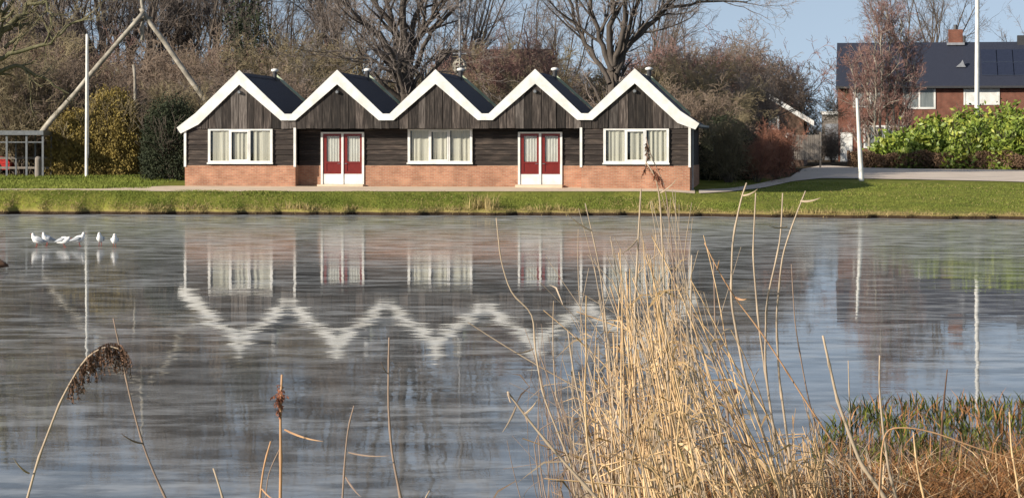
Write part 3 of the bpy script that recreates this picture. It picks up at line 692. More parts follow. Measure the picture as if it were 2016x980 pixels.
zc = (300-131)*111/FPX
for k in range(4):
    a = k*math.pi/4; ring = [(.29*math.cos(q)*math.cos(a), .29*math.cos(q)*math.sin(a), zc+.33*math.sin(q)) for q in np.linspace(0, 2*math.pi, 21)]
    MB().tube(ring, .042, 5, False).build('cage_hoop', M['birch'], e)
for h_ in (-.18, 0, .18):
    rr_ = .29*math.sqrt(max(0, 1-(h_/.33)**2)); MB().tube([(rr_*math.cos(q), rr_*math.sin(q), zc+h_) for q in np.linspace(0, 2*math.pi, 21)], .036, 5, False).build('cage_ring', M['birch'], e)
MB().tube([(0, 0, zc-.38), (0, 0, zc-.2), (0, 0, zc), (0, 0, zc+.15)], [.14, .10, .12, .03], 10).build('lantern', M['white'], e, smooth=True)
for zz_ in (107,):
    z_ = (300-zz_)*111/FPX; MB().box(-.30, .30, -.03, .03, z_, z_+.05).build('crossbar', M['lead'], e)

# timber A frame
Ya = 114.2; apex_ = P(281, 24, Ya)
e = empty('timber_frame', P(281, 330, Ya)); tag(e, 'tall A-shaped frame of pale round poles behind the olive bush', 'timber frame'); o0 = P(281, 330, Ya)
def frame_pole(a, b, r0, r1, name='pole'):
    n = 10; pts = [lerp(a, b, f)-o0+np.array([random.uniform(-.03, .03), 0, random.uniform(-.03, .03)]) for f in np.linspace(0, 1, n)]
    MB().tube(pts, [lerp(r0, r1, f)*random.uniform(.92, 1.08) for f in np.linspace(0, 1, n)], 8).build(name, M['birch'], e, smooth=True)
frame_pole(P(80, 263, Ya+.3), P(285, 22, Ya), .13, .10); frame_pole(P(470, 290, Ya+.3), P(277, 18, Ya+.2), .15, .10)
frame_pole(P(281, 80, Ya+.35), P(279, -60, Ya+.3), .09, .07, 'top_pole')
frame_pole(P(268, 330, Ya+3.4), P(264, 128, Ya+3.4), .09, .07, 'rear_pole')
for q, w_ in ((281, 24),): frame_pole(P(262, 40, Ya+.2), P(300, 36, Ya+.25), .06, .06, 'lashing')

# cycle shelter at the left edge
Ys = 113; es = empty('shelter', P(0, 355, Ys)); tag(es, 'open metal shelter with a flat grey roof at the left edge', 'shelter')
o0 = P(0, 355, Ys); ks = Ys/FPX
def sx(p): return p*ks
zs = (355-266)*ks
MB().box(sx(-90), sx(86), -.1, 2.3, zs, zs+.20).build('roof', M['metal'], es)
for p_ in (-80, -32, 13, 52, 84):
    MB().box(sx(p_)-.045, sx(p_)+.045, 0, .09, -.3, zs-.002).build('post', M['metal'], es)
    MB().box(sx(p_)-.035, sx(p_)+.035, 2.1, 2.18, -.3, zs-.002).build('post', M['metal'], es)
for zz in (.12, zs-.35): MB().box(sx(-78), sx(84), .02, .06, zz, zz+.05).build('rail', M['metal'], es)
for zz in (.5, .95): MB().box(sx(-78), sx(84), 2.12, 2.16, zz, zz+.10).build('rail', M['fencewood'], es)

# red car behind the shelter
ec = empty('parked_car', (float(P(-57, 345, 118)[0]), 118.0, 1.27)); tag(ec, 'red car parked behind the metal shelter at the left edge', 'car')
prof = [(-2.05, .25), (2.05, .25), (2.08, .6), (1.95, .82), (1.15, .92), (.55, 1.38), (-.9, 1.42), (-1.6, .98), (-2.02, .86), (-2.08, .5)]
m = MB()
for wy, sc in ((-.82, .96), (-.72, 1), (.72, 1), (.82, .96)): m.v += [(x_*sc, wy, z_*sc+(.01)) for x_, z_ in prof]
n = len(prof)
for j in range(3): m.f += [(j*n+i, j*n+(i+1) % n, (j+1)*n+(i+1) % n, (j+1)*n+i) for i in range(n)]
m.f += [tuple(range(n-1, -1, -1)), tuple(range(3*n, 4*n))]
body = m.build('body', M['carred'], ec)
MB().prism([(-1.35, .95), (-.08, .95), (-.08, 1.3), (-.85, 1.32)], -.84, -.79).build('window', M['darkmetal'], ec)
MB().prism([(.02, .95), (1.0, .93), (.5, 1.28), (.02, 1.3)], -.84, -.79).build('window', M['darkmetal'], ec)
for x_ in (-1.3, 1.3):
    for y_ in (-.83, .66):
        w_ = MB().tube([(x_, y_, .32), (x_, y_+.17, .32)], .32, 16).build('wheel', M['rubber'], ec); MB().tube([(x_, y_-.01, .32), (x_, y_+.18, .32)], .18, 12).build('rim', M['metal'], w_)
MB().box(2.0, 2.06, -.7, -.45, .6, .72).build('headlight', M['white'], ec); MB().box(2.0, 2.06, .45, .7, .6, .72).build('headlight', M['white'], ec)

# ================================================================== TREES AND SHRUBS
def tree_obj(name, label, cat, branches_list, mats, loc, group=None, part_names=('trunk', 'crown'), sides=(6, 3)):
    """branches_list: [thick branches, thin branches]"""
    e = empty(name, loc); tag(e, label, cat, group)
    for br, m, pn, sd_ in zip(branches_list, mats, part_names, sides):
        V, F = tubes_np(br, sd_); link(pn, np_mesh(pn, V, F, m, True), None, e)
    return e
def from_limbs(limbs, origin, rng, levels, rmin):
    """hand-laid limbs [(points, r0, r1)] -> thick branches and child branches"""
    thick = []; thin = []
    for pts, r0, r1 in limbs:
        pts = np.array(pts, float)-origin; K = 14
        d = np.concatenate([[0], np.cumsum(np.linalg.norm(np.diff(pts, axis=0), axis=1))]); t = np.linspace(0, d[-1], K+1)
        q = np.stack([np.interp(t, d, pts[:, c]) for c in range(3)], 1)
        q[1:-1] = (q[:-2]+2*q[1:-1]+q[2:])/4; q[1:-1] += rng.normal(0, .05, (K-1, 3))
        rad = np.linspace(r0, r1, K+1); thick.append((q[None], rad[None]))
        if levels:
            Pn, Dn, Ln, Rn = branch_off(q[None], rad[None], np.array([d[-1]]), levels[0], rng, rmin)
            if levels[0].get('absL'): Ln = levels[0]['absL']*rng.uniform(.5, 1.3, len(Ln))
            g = grow(Pn, Dn, Ln, Rn, levels[1:], rng, rmin); thick += g[:1]; thin += g[1:]
    return thick, thin
def hero_tree(label, Y, base, limbs, seed, m1, m2, n1=14, absL=3.2, nyaw=1.6, slim=.74):
    rng = np.random.default_rng(seed); origin = np.array([*P(base[0], base[1], Y)[:2], float(terrain(P(base[0], base[1], Y)[0], Y))-.1])
    LL = []
    for pts, r0, r1 in limbs:
        dy = rng.uniform(-nyaw, nyaw); n = len(pts)
        w = [np.array(P(px, py, Y))+np.array([0, dy*(i/(n-1)), 0]) for i, (px, py) in enumerate(pts)]
        LL.append((w, r0*slim*Y/FPX, r1*slim*Y/FPX))
    l0 = L(1, 0, 0, n=n1, ang=.65, lr=.4, rr=.55, t0=.18); l0['absL'] = absL
    lv = [l0, L(6, .16, .06, n=7, ang=.6, lr=.5, rr=.5, t0=.15), L(5, .2, .05, n=6, ang=.6, lr=.5, rr=.5, t0=.1), L(4, .25, .03)]
    thick, thin = from_limbs(LL, origin, rng, lv, .007)
    return tree_obj('bare_tree', label, 'tree', [thick, thin], [m1, m2], origin)

hero_tree('large bare tree with many rising limbs behind the second and third gables', 112, (800, 330), [
    ([(800, 340), (799, 200), (798, 120)], 21, 15),
    ([(790, 190), (762, 89), (720, 45), (690, 18), (640, -30), (600, -60)], 8, 3),
    ([(794, 150), (777, 56), (740, 15), (715, -50), (690, -120)], 9, 3),
    ([(796, 130), (786, 68), (759, 0), (735, -90), (720, -170)], 8, 3),
    ([(798, 125), (797, 74), (799, 0), (790, -120), (795, -240)], 12, 3),
    ([(802, 130), (812, 60), (832, 0), (845, -100), (850, -200)], 8, 3),
    ([(803, 140), (821, 80), (848, 40), (862, -20), (880, -120)], 9, 3),
    ([(806, 160), (842, 78), (872, 39), (905, 10), (950, -50)], 7, 2.5),
    ([(797, 170), (740, 120), (690, 100), (640, 100)], 5, 2),
    ([(806, 170), (850, 115), (890, 95)], 4, 1.5)], 3, M['bark2'], M['twig3'])
hero_tree('spreading bare tree standing between the fourth and fifth gables', 111, (1207, 330), [
    ([(1208, 340), (1209, 200), (1209, 130)], 17, 15),
    ([(1200, 165), (1178, 125), (1141, 65), (1124, 0), (1110, -80)], 7, 3),
    ([(1205, 140), (1196, 110), (1173, 53), (1161, 0), (1150, -100)], 8, 3),
    ([(1208, 130), (1203, 100), (1204, 40), (1206, 0), (1200, -120), (1190, -220)], 9, 3),
    ([(1210, 130), (1218, 105), (1230, 40), (1234, -20), (1245, -150)], 8, 3),
    ([(1213, 135), (1222, 112), (1240, 53), (1254, 0), (1290, -100)], 7, 2.5),
    ([(1214, 145), (1228, 108), (1263, 61), (1304, 25), (1385, 0), (1470, 6)], 7, 2),
    ([(1263, 61), (1330, -10), (1400, -60)], 4, 2)], 5, M['bark2'], M['twig3'], n1=12, absL=2.6)
hero_tree('mossy old tree leaning in from the left edge with arching boughs', 108, (-45, 330), [
    ([(-45, 340), (-50, 150), (-40, 60)], 22, 16),
    ([(-40, 110), (0, 66), (24, 35), (53, 6), (90, -50)], 10, 4),
    ([(-40, 60), (-5, 40), (6, 0), (20, -80)], 12, 4),
    ([(-45, 175), (0, 135), (30, 131), (71, 147), (102, 169), (128, 184)], 6, 2),
    ([(10, 95), (40, 62), (30, 40), (60, 15)], 4, 2),
    ([(-30, 120), (50, 100), (102, 82), (122, 71), (133, 53), (178, 34)], 6, 2),
    ([(53, 8), (90, 6), (100, 30), (104, 55)], 4, 2)], 8, M['mossbark'], M['twig2'], n1=6, absL=1.8, slim=.9)
hero_tree('slender reddish multi-stemmed bare tree in front of the brick house', 139, (1745, 325), [
    ([(1708, 332), (1712, 250), (1715, 180), (1696, 90)], 3, .8),
    ([(1720, 333), (1722, 240), (1725, 140), (1716, 50)], 3, .8),
    ([(1731, 334), (1735, 220), (1738, 110), (1736, 22)], 3.2, .8),
    ([(1742, 335), (1746, 220), (1756, 110), (1752, 8)], 3.2, .8),
    ([(1752, 335), (1760, 230), (1772, 130), (1775, 30)], 3.2, .8),
    ([(1764, 335), (1774, 230), (1786, 140), (1790, 70)], 3, .8),
    ([(1698, 330), (1694, 240), (1690, 180), (1676, 120)], 2.6, .8),
    ([(1776, 330), (1788, 230), (1800, 170), (1806, 120)], 2.6, .8)], 9, M['birch'], M['redtwig'], n1=38, absL=1.3, nyaw=1.2, slim=1.0)

# prototypes used many times
def proto_tree(seed, h=14, fork=.3, spread=.5, n0=7, dens=1.0):
    rng = np.random.default_rng(seed)
    trunk = (np.stack([np.array([[rng.normal(0, .05)*i, rng.normal(0, .05)*i, h*fork*i/6] for i in range(7)])]), np.linspace(.28, .18, 7)[None])
    top = trunk[0][0, -1]; n = n0
    a = rng.uniform(0, 2*np.pi, n); D = np.stack([np.cos(a)*spread, np.sin(a)*spread, np.ones(n)], 1)
    P0 = np.repeat(top[None], n, 0)-np.stack([0*a, 0*a, rng.uniform(0, h*.08, n)], 1)
    g = grow(P0, D, rng.uniform(.5, .75, n)*h, np.full(n, .12), [L(8, .10, .05, n=int(9*dens), ang=.55, lr=.42, rr=.5, t0=.15), L(6, .16, .05, n=int(7*dens), ang=.6, lr=.45, rr=.5, t0=.12), L(4, .2, .03, n=5, ang=.6, lr=.5, rr=.5, t0=.1), L(3, .25, .02)], rng, .008)
    return [trunk]+g[:2], g[2:]
def proto_shrub(seed, h=5.5, n=34, spread=.75, dens=1.0):
    rng = np.random.default_rng(seed); a = rng.uniform(0, 2*np.pi, n); s = rng.uniform(.1, spread, n)
    D = np.stack([np.cos(a)*s, np.sin(a)*s, np.ones(n)], 1); P0 = np.stack([np.cos(a)*s*.6, np.sin(a)*s*.6, 0*a-.1], 1)
    g = grow(P0, D, rng.uniform(.65, 1.05, n)*h, np.full(n, .045), [L(7, .13, .0, n=int(11*dens), ang=.6, lr=.38, rr=.55, t0=.1), L(5, .22, .03, n=7, ang=.7, lr=.5, rr=.6, t0=.1), L(4, .3, .0, n=4, ang=.7, lr=.55, rr=.7, t0=.1), L(2, .3, 0)], rng, .009)
    return g[:1], g[1:]
def make_proto(kind, seed, m1, m2, **k):
    th, tn = (proto_tree if kind == 'tree' else proto_shrub)(seed, **k)
    V, F = tubes_np(th, 5 if kind == 'tree' else 4); a = np_mesh('trunk', V, F, m1, True)
    V, F = tubes_np(tn, 3); b = np_mesh('crown', V, F, m2, True); return a, b
def plant(name, label, cat, proto, loc, sc, rz, group=None, names=('trunk', 'crown'), m=None):
    e = empty(name, loc, rz); e.scale = sc if hasattr(sc, '__len__') else (sc, sc, sc); tag(e, label, cat, group)
    for nm, me in zip(names, proto):
        o = link(nm, me, None, e)
    return e
TR = [make_proto('tree', 21, M['bark'], M['twig3']), make_proto('tree', 22, M['bark2'], M['twig'], spread=.35, n0=5), make_proto('tree', 23, M['bark'], M['twig3'], fork=.45, spread=.3)]
SH = [make_proto('shrub', 31, M['bark'], M['twig']), make_proto('shrub', 32, M['bark'], M['twig2'], spread=.6), make_proto('shrub', 33, M['bark'], M['twig3'], spread=.9), make_proto('shrub', 34, M['bark'], M['redtwig'], n=26)]
def gz(x, y): return float(terrain(x, y))
def put(kind, proto, px, pytop, Y, h0, label, cat, group, wide=1.0, name=None):
    X = (px-CX)*Y/FPX; g = gz(X, Y); H = HC-(pytop-HZ)*Y/FPX-g; s = H/h0
    return plant(name or ('bare_tree' if kind == 't' else 'bare_shrub'), label, cat, proto, (X, Y, g), (s*wide, s*wide, s), random.uniform(0, 6.28), group, names=('trunk', 'crown') if kind == 't' else ('stems', 'crown'))
# background trees, seen against the sky
G = 'bare trees behind the building'
bt = [(60, -120, 140, 0, 'grey bare tree in the far row at the top left corner'),
      (190, -90, 138, 2, 'grey bare tree between the left flagpole and the timber frame'),
      (318, -60, 134, 2, 'slim grey tree just right of the peak of the timber frame'),
      (372, -110, 136, 1, 'dark bare tree above the first gable of the building'),
      (438, -80, 133, 2, 'slim bare tree left of the dark pine behind the first gable'),
      (590, -40, 133, 0, 'bare tree behind the gap between the first and second gables'),
      (700, -60, 150, 0, 'far grey bare tree seen through the limbs behind the second gable'),
      (925, -30, 150, 2, 'far bare tree behind the mast with the wire cage'),
      (1075, -10, 146, 0, 'far bare tree above the fourth gable'),
      (1330, 40, 140, 0, 'rounded bare tree right of the spreading tree'),
      (1845, 18, 205, 2, 'small bare tree rising behind the ridge of the brick house left of its chimney'),
      (1775, 22, 214, 2, 'bare tree behind the roof of the brick house left end'),
      (1990, 55, 215, 1, 'bare treetop behind the right end of the brick house roof')]
for i, (px, w_) in enumerate([(-30, 'beyond the shelter, leftmost of the far grey row'), (25, 'above the left half of the shelter'), (115, 'between the wooden post and the flagpole'), (150, 'just left of the left flagpole top'), (240, 'left of the frame peak'), (290, 'right behind the frame peak'),
        (345, 'above the dark conifer'), (405, 'above the right leg of the frame'), (470, 'behind the dark pine'), (530, 'right of the dark pine'), (620, 'above the second gable left slope'), (655, 'above the second gable peak'), (880, 'left of the caged mast'), (1000, 'above the reddish pointed shrub'), (1290, 'right of the trunk of the spreading tree')]):
    bt.append((px, [-150, -90, -60, -120][i % 4] if px < 700 else 5, 131+(i*7) % 17, i % 3, 'slim bare tree of the far row '+w_))
for px, pt, Y, k, lb in bt:
    put('t', TR[k], px, pt, Y, 14.0*.98, lb, 'tree', G if px < 1500 else None)
# thicket shrubs: (px, top, Y, proto, width)
GT = 'bare shrubs of the thicket behind the building'
rows_ = []
rng0 = np.random.default_rng(77)
topline = ([-60, 40, 110, 200, 300, 420, 540, 640, 740, 860, 960, 1010, 1080, 1150, 1240, 1330, 1420, 1480, 1540, 1585], [70, 60, 70, 95, 105, 90, 60, 105, 140, 150, 80, 45, 105, 140, 120, 75, 62, 85, 130, 190])
for Y, st, dz in ((126, 62, 0), (119, 58, 35), (112.5, 56, 75)):
    px = -60
    while px < 1560:
        if Y < 115 and (px < 380): px += st; continue
        if px < 1405 or (Y > 120 and px < 1575):
            pt = np.interp(px, topline[0], topline[1])+dz+rng0.uniform(-18, 22)
            rows_.append((px+rng0.uniform(-10, 10), pt, (Y if px < 1435 else 163)+rng0.uniform(-2, 2), int(rng0.choice([0, 0, 1, 1, 2, 3], p=[.2, .2, .2, .15, .15, .1]))))
        px += st
LM = [(-70, 'past the left edge'), (0, 'over the left half of the shelter'), (75, 'over the wooden post'), (170, 'behind the left flagpole'), (225, 'behind the olive bush'), (281, 'under the frame peak'), (338, 'behind the dark conifer'), (400, 'by the right foot of the frame'),
      (472, 'behind the first gable peak'), (520, 'behind the first right-hand roof slope'), (568, 'in the first valley'), (616, 'left of the second peak'), (665, 'behind the second peak'), (713, 'behind the second right-hand roof slope'), (761, 'in the second valley'), (810, 'left of the third peak'),
      (858, 'behind the third peak'), (905, 'behind the caged mast'), (956, 'in the third valley'), (1005, 'left of the fourth peak'), (1054, 'behind the fourth peak'), (1103, 'behind the fourth right-hand roof slope'), (1152, 'in the fourth valley'), (1200, 'left of the fifth peak'),
      (1250, 'behind the fifth peak'), (1310, 'above the flared right eave'), (1365, 'at the right end of the building'), (1425, 'above the dark evergreen'), (1490, 'behind the cottage peak'), (1540, 'behind the right slope of the cottage'), (1590, 'at the right end of the thicket')]
used_lb = set()
for px, pt, Y, k in rows_:
    row = 'front-row' if Y < 115.5 else 'middle-row' if Y < 122.5 else 'back-row'; kind_ = ['brown', 'olive-brown', 'grey-brown', 'reddish'][k]
    for _, w_ in sorted(LM, key=lambda q: abs(q[0]-px)):
        lb = '%s %s bare shrub of the thicket %s' % (row, kind_, w_)
        if (row, w_) not in used_lb: break
    used_lb.add((row, w_))
    put('s', SH[k], px, pt, Y, 5.9, lb, 'shrub', GT, .95)
M['rusttwig'] = mat('rust_red_twigs', (.26, .11, .075), (.42, .21, .14), 1.0, .95)
RB = SH[3][1].copy(); RB.materials.clear(); RB.materials.append(M['rusttwig'])
put('s', SH[2], 1612, 232, 172, 5.9, 'pale grey bare shrub before the garage, left one of two', 'shrub', None, .9)
put('s', SH[0], 1640, 255, 168, 5.9, 'brown bare shrub before the garage, beside the corner of the brick house', 'shrub', None, .7)
put('s', SH[3], 1010, 38, 117, 5.9, 'reddish-brown pointed bare shrub rising left of the fourth gable', 'shrub', None, .55)
put('s', SH[0], 1425, 62, 160, 5.9, 'tall rounded bare shrub right of the fifth gable against the sky', 'shrub', None, .9)
put('s', SH[2], 1370, 70, 124, 5.9, 'grey-brown bare shrub behind the peak of the fifth gable', 'shrub', None, .9)
put('s', SH[0], 1500, 120, 160, 5.9, 'brown bare shrub sloping down towards the cottage', 'shrub', None, .8)
put('s', SH[1], 1435, 218, 107, 5.9, 'loose olive-brown shrub in front of the dark evergreen right of the building', 'shrub', None, .7)
put('s', (SH[3][0], RB), 1528, 232, 110, 5.9, 'low red-twigged bush beside the drive in front of the cottage', 'shrub', None, .75)
put('s', (SH[3][0], RB), 1490, 262, 107.5, 5.9, 'small tangled red-brown bush at the corner of the lawn', 'shrub', None, .8)
put('t', TR[2], 1502, 185, 119, 13.7, 'slender pale sapling standing in the red bush', 'tree', None, .7)
# leaf-covered shrubs
def leafy(name, label, px0, px1, pyt, Y, m, seed, size, n, depthf=.8, twm=None, twn=0, up=0., elong=2.0, shape=2.5, clump=14, cat='shrub', jag=.25):
    rng = np.random.default_rng(seed); k = Y/FPX; xc = ((px0+px1)/2-CX)*k; g = gz(xc, Y); w = (px1-px0)*k/2; H = HC-(pyt-HZ)*k-g
    e = empty(name, (xc, Y, g)); tag(e, label, cat)
    # clump centres filling a superellipsoid dome
    cn = int(n/clump); u = rng.uniform(-1, 1, (cn*4, 3)); u[:, 2] = rng.uniform(0, 1, cn*4)
    zz = u[:, 2]; rr = (np.abs(u[:, 0])**shape+np.abs(u[:, 1])**shape+np.abs(zz)**(shape+1))
    ang = np.arctan2(u[:, 1], u[:, 0]); lim = 1+jag*np.sin(ang*5+zz*7+seed)*.5+jag*np.sin(u[:, 0]*9+seed*2)*.5
    c = u[(rr < lim)][:cn]; rr2 = rng.uniform(.6, 1.0, len(c))[:, None]**.4
    nrm = (np.abs(c)**shape).sum(1)**(1/shape); c = c/np.maximum(nrm, .3)[:, None]*rr2*np.array([1, 1, 1])*np.minimum(1, .75+.25*rng.uniform(0, 1.2, len(c)))[:, None]
    c[:, 2] = np.abs(c[:, 2])
    cw = c*np.array([w, w*depthf, H]); pts = (cw[:, None]+rng.normal(0, size*2.6, (len(cw), clump, 3))).reshape(-1, 3); pts[:, 2] = np.abs(pts[:, 2])
    V, F = leaf_cards(pts, size, rng, elong, up); o = link('foliage', np_mesh('foliage', V, F, m), None, e)
    na = 26; a = rng.uniform(0, 6.28, na); s = rng.uniform(.2, .9, na)
    D = np.stack([np.cos(a)*s*w, np.sin(a)*s*w*depthf, np.full(na, H*.75)], 1); P0 = D*np.array([.25, .25, 0])
    gr = grow(P0, D, np.linalg.norm(D, axis=1), np.full(na, .03), [L(6, .08, .02, n=12+twn, ang=.5, lr=.35, rr=.5), L(4, .15, .05)], rng, .008)
    V, F = tubes_np(gr, 3); link('stems', np_mesh('stems', V, F, twm or M['bark']), None, e); return e
leafy('olive_bush', 'dense yellow-olive bush behind the left flagpole', 158, 284, 168, 115.8, M['olive'], 41, .045, 30000, twm=M['twig2'], twn=30, up=1.2, elong=3)
leafy('olive_bush', 'lower brownish olive bush between the shelter and the flagpole', 92, 200, 212, 115.6, M['olive'], 42, .045, 26000, twm=M['twig2'], twn=30, up=1.2, elong=3)
leafy('dark_conifer', 'very dark green conifer bush against the left end of the building', 280, 392, 188, 108.5, M['conifer'], 43, .05, 26000, shape=3)
leafy('dark_conifer', 'dark evergreen bush in the shade at the right end of the building', 1372, 1478, 225, 109.5, M['conifer'], 44, .06, 20000, shape=2.2, jag=.7, twn=30)
leafy('dark_conifer', 'dark green pine crown at the top of the picture left of centre', 420, 560, -60, 128, M['conifer'], 46, .08, 9000, shape=2, cat='tree', jag=.6)
leafy('rust_bush', 'bush with rust-red dead leaves beside the lawn corner', 1470, 1570, 262, 119, M['rustleaf'], 47, .045, 3500, twm=M['redtwig'], twn=30)
lau = [(1735, 1822, 268, 137), (1795, 1890, 238, 135), (1862, 1955, 222, 133), (1935, 2035, 212, 132), (2000, 2115, 208, 130), (1790, 1860, 268, 132.5), (1880, 1975, 248, 129.5), (1960, 2060, 240, 127.5), (1722, 1790, 285, 136)]
ll = ['low left end of the bright green laurel hedge', 'second laurel bush from the left end of the hedge, under the right house window', 'laurel bush left of the tall flagpole', 'tall laurel bush right of the tall flagpole', 'laurel bush at the right edge of the picture', 'front laurel bush low beside the bare reddish tree', 'front laurel bush below the tall flagpole', 'front laurel bush near the right edge', 'leftmost small laurel bush at the end of the hedge']
for i, ((a, b_, t, Y), lb) in enumerate(zip(lau, ll)):
    leafy('laurel_bush', lb, a, b_, t, Y, M['laurel'], 60+i, .13, 5600, up=.5, elong=2.4, shape=2.3, clump=12)
# low brown hedge along the road
rng = np.random.default_rng(5)
def hedge(name, label, px0, px1, Y0, Y1, h, m, n, size, cat='hedge'):
    rng = np.random.default_rng(n); t = rng.uniform(0, 1, n); Y = lerp(Y0, Y1, t)+rng.uniform(-.5, .5, n); px = lerp(px0, px1, t); X = (px-CX)*Y/FPX
    Z = terrain(X, Y)+np.abs(rng.beta(2, 1.4, n))*h*(1+.12*np.sin(X*2.1)+.08*np.sin(X*5.3))
    V, F = leaf_cards(np.stack([X, Y, Z], 1), size, rng, 2.2, .6); o = link(name, np_mesh(name, V, F, m)); return tag(o, label, cat)
hedge('low_hedge', 'low clipped brown hedge along the back edge of the road', 1668, 2300, 135.5, 118, .85, M['brownhedge'], 30000, .055)
hedge('undergrowth', 'dim brown undergrowth at the foot of the thicket', -60, 1470, 124, 124, 2.2, M['brownhedge'], 60000, .07); bpy.data.objects['undergrowth']['kind'] = 'stuff'
# far hazy treeline
def treeline():
    rng = np.random.default_rng(91); n = 70; X = rng.uniform(-110, 110, n); Y = 330+rng.uniform(-20, 60, n)
    br = []
    P0 = np.stack([X, Y, np.full(n, 1.5)], 1); D = np.stack([rng.normal(0, .1, n), rng.normal(0, .1, n), np.ones(n)], 1)
    g = grow(P0, D, rng.uniform(8, 12, n), np.full(n, .3), [L(6, .06, .05, n=16, ang=.6, lr=.45, rr=.45, t0=.1), L(5, .15, .04, n=10, ang=.6, lr=.45, rr=.5), L(4, .25, 0)], rng, .035)
    V, F = tubes_np(g, 3); o = link('far_woods', np_mesh('far_woods', V, F, M['farwood'])); tag(o, 'distant blue-grey woods beyond the houses', 'woods', kind='stuff')
M['farwood'] = mat('far_twigs', (.12, .115, .12), (.17, .165, .17), .3, .95)
treeline()

# ================================================================== GRASS
def patch(name, label, n, fx, fy, h, w, m, lean=.35, seed=1, cat='grass', zoff=0, k=2, wind=(0, 0)):
    rng = np.random.default_rng(seed); X, Y = fx(rng, n), None; Y = fy(rng, X); Z = terrain(X, Y)+zoff
    V, F = blades(np.stack([X, Y, Z], 1), h(rng, len(X), X, Y), w*rng.uniform(.6, 1.4, len(X)), rng, lean, k, wind)
    o = link(name, np_mesh(name, V, F, m)); return tag(o, label, cat, kind='stuff')
patch('grass', 'short green lawn grass on the far bank', 90000, lambda r, n: r.uniform(-22, 24, n), lambda r, X: waterline(X)+.35+r.uniform(0, 1, len(X))**1.0*np.where(X > 9, 17.0, np.where(X > 7, 2.5, 1.9)),
      lambda r, n, X, Y: r.uniform(.012, .05, n)*(1+.5*np.sin(X*1.7+Y)*np.sin(X*.6-Y*2.1)), .03, M['grassblade'], seed=1, k=1)
patch('grass', 'scattered yellowed blades and leaf litter on the lawn', 9000, lambda r, n: r.uniform(-22, 24, n), lambda r, X: waterline(X)+.3+r.uniform(0, 1, len(X))*np.where(X > 9, 17.0, 2.0),
      lambda r, n, X, Y: r.uniform(.015, .045, n)*(1+.9*np.sin(X*.9+Y*.7)), .03, M['deadgrass'], seed=9, k=1, lean=.9)
patch('grass', 'rough grass left of the building between path and bushes', 26000, lambda r, n: r.uniform(-26, -14.5, n), lambda r, X: r.uniform(99, 114, len(X)),
      lambda r, n, X, Y: r.uniform(.04, .13, n), .03, M['grassblade'], seed=2, k=1)
patch('dry_grass', 'fringe of dry straw-coloured grass along the water edge', 11000, lambda r, n: r.uniform(-22, 24, n), lambda r, X: waterline(X)+.1+np.abs(r.normal(0, .28, len(X))),
      lambda r, n, X, Y: r.uniform(.03, .10, n)*(.6+1.3*np.sin(X*1.3+np.sin(X*.7)*2)**4), .02, M['deadgrass'], seed=3, k=1, lean=.6)
def tuft(px, Yoff, n, hh, spread, label, name='grass_tuft', m=None):
    X0 = (px-CX)*94.3/FPX; e_rng = np.random.default_rng(int(px)); X = X0+e_rng.normal(0, spread, n); Y = waterline(X)+Yoff+e_rng.normal(0, .12, n)
    V, F = blades(np.stack([X, Y, terrain(X, Y)], 1), hh*e_rng.uniform(.4, 1.1, n), .022*e_rng.uniform(.6, 1.4, n), e_rng, .35, 2)
    o = link(name, np_mesh(name, V, F, m or M['deadgrass'])); tag(o, label, 'grass tuft', kind='stuff')
tuft(950, .5, 160, .75, .28, 'pale straw tuft on the bank below the third gable')
tuft(588, .3, 130, .35, .35, 'small straw tuft at the water edge below the left door')
tuft(690, .25, 60, .25, .2, 'tiny straw tuft left of the large pale tuft')
tuft(360, .12, 60, .22, .25, 'small tuft and clod at the water edge under the left corner of the building')
tuft(1300, .5, 120, .6, .5, 'dry tuft on the bank behind the reeds')
tuft(1090, .3, 90, .35, .4, 'low dry tuft on the bank below the right door')
tuft(1590, .3, 120, .35, .6, 'dry tuft on the bank right of the reeds')

# ================================================================== BIRDS
def loft_bird(pts, rads, n=12):
    m = MB(); m.tube([(x, 0, z) for x, z in pts], rads, n); return m
def gull(label, px, pyfeet, face, pose='stand', hunch=False):
    Y = FPX*HC/(pyfeet-HZ); e = empty('gull', ((px-CX)*Y/FPX, Y, 0.0), face); e.scale = (1.25, 1.25, 1.25); tag(e, label, 'gull', 'gulls on the ice')
    s = 1.0
    if not hunch: pts = [(-.20, .115), (-.12, .13), (-.03, .15), (.045, .175), (.075, .215), (.085, .255), (.09, .285), (.09, .30)]; rd = [.008, (.042, .034), (.075, .066), (.072, .07), (.046, .05), (.030, .034), (.026, .028), .008]
    else: pts = [(-.17, .10), (-.11, .12), (-.03, .145), (.05, .155), (.095, .175), (.12, .195), (.135, .205), (.15, .20)]; rd = [.01, (.045, .036), (.08, .068), (.078, .072), (.046, .048), (.036, .038), (.026, .028), .006]
    b = loft_bird(pts, rd).build('body', M['gullwhite'], e, smooth=True)
    for sg in (-1, 1):
        MB().tube([(.045, sg*.066, .18), (-.02, sg*.074, .17), (-.11, sg*.048, .145), (-.22, sg*.012, .115)], [(.012, .006), (.04, .014), (.03, .012), (.004, .004)], 8).build('wing', M['gullgrey'], e, smooth=True)
        MB().tube([(0.0, sg*.022, .10), (.005, sg*.024, .02), (.035, sg*.026, .006)], [.006, .005, .007], 6).build('leg', M['beak'], e)
    hx_, hz_ = (pts[-2][0]+.02, pts[-2][1]-.008) if not hunch else (.145, .198)
    MB().tube([(hx_-.005, 0, hz_), (hx_+.045, 0, hz_-.008)], [.009, .002], 6).build('beak', M['beak'], e)
    return e
gull('white gull standing side-on facing left, leftmost of the six on the ice', 73, 487, R(180))
gull('white gull turned half left, second of the six from the left', 93, 485, R(215))
gull('plump hunched gull facing right, third of the six from the left', 126, 487, R(-20), hunch=True)
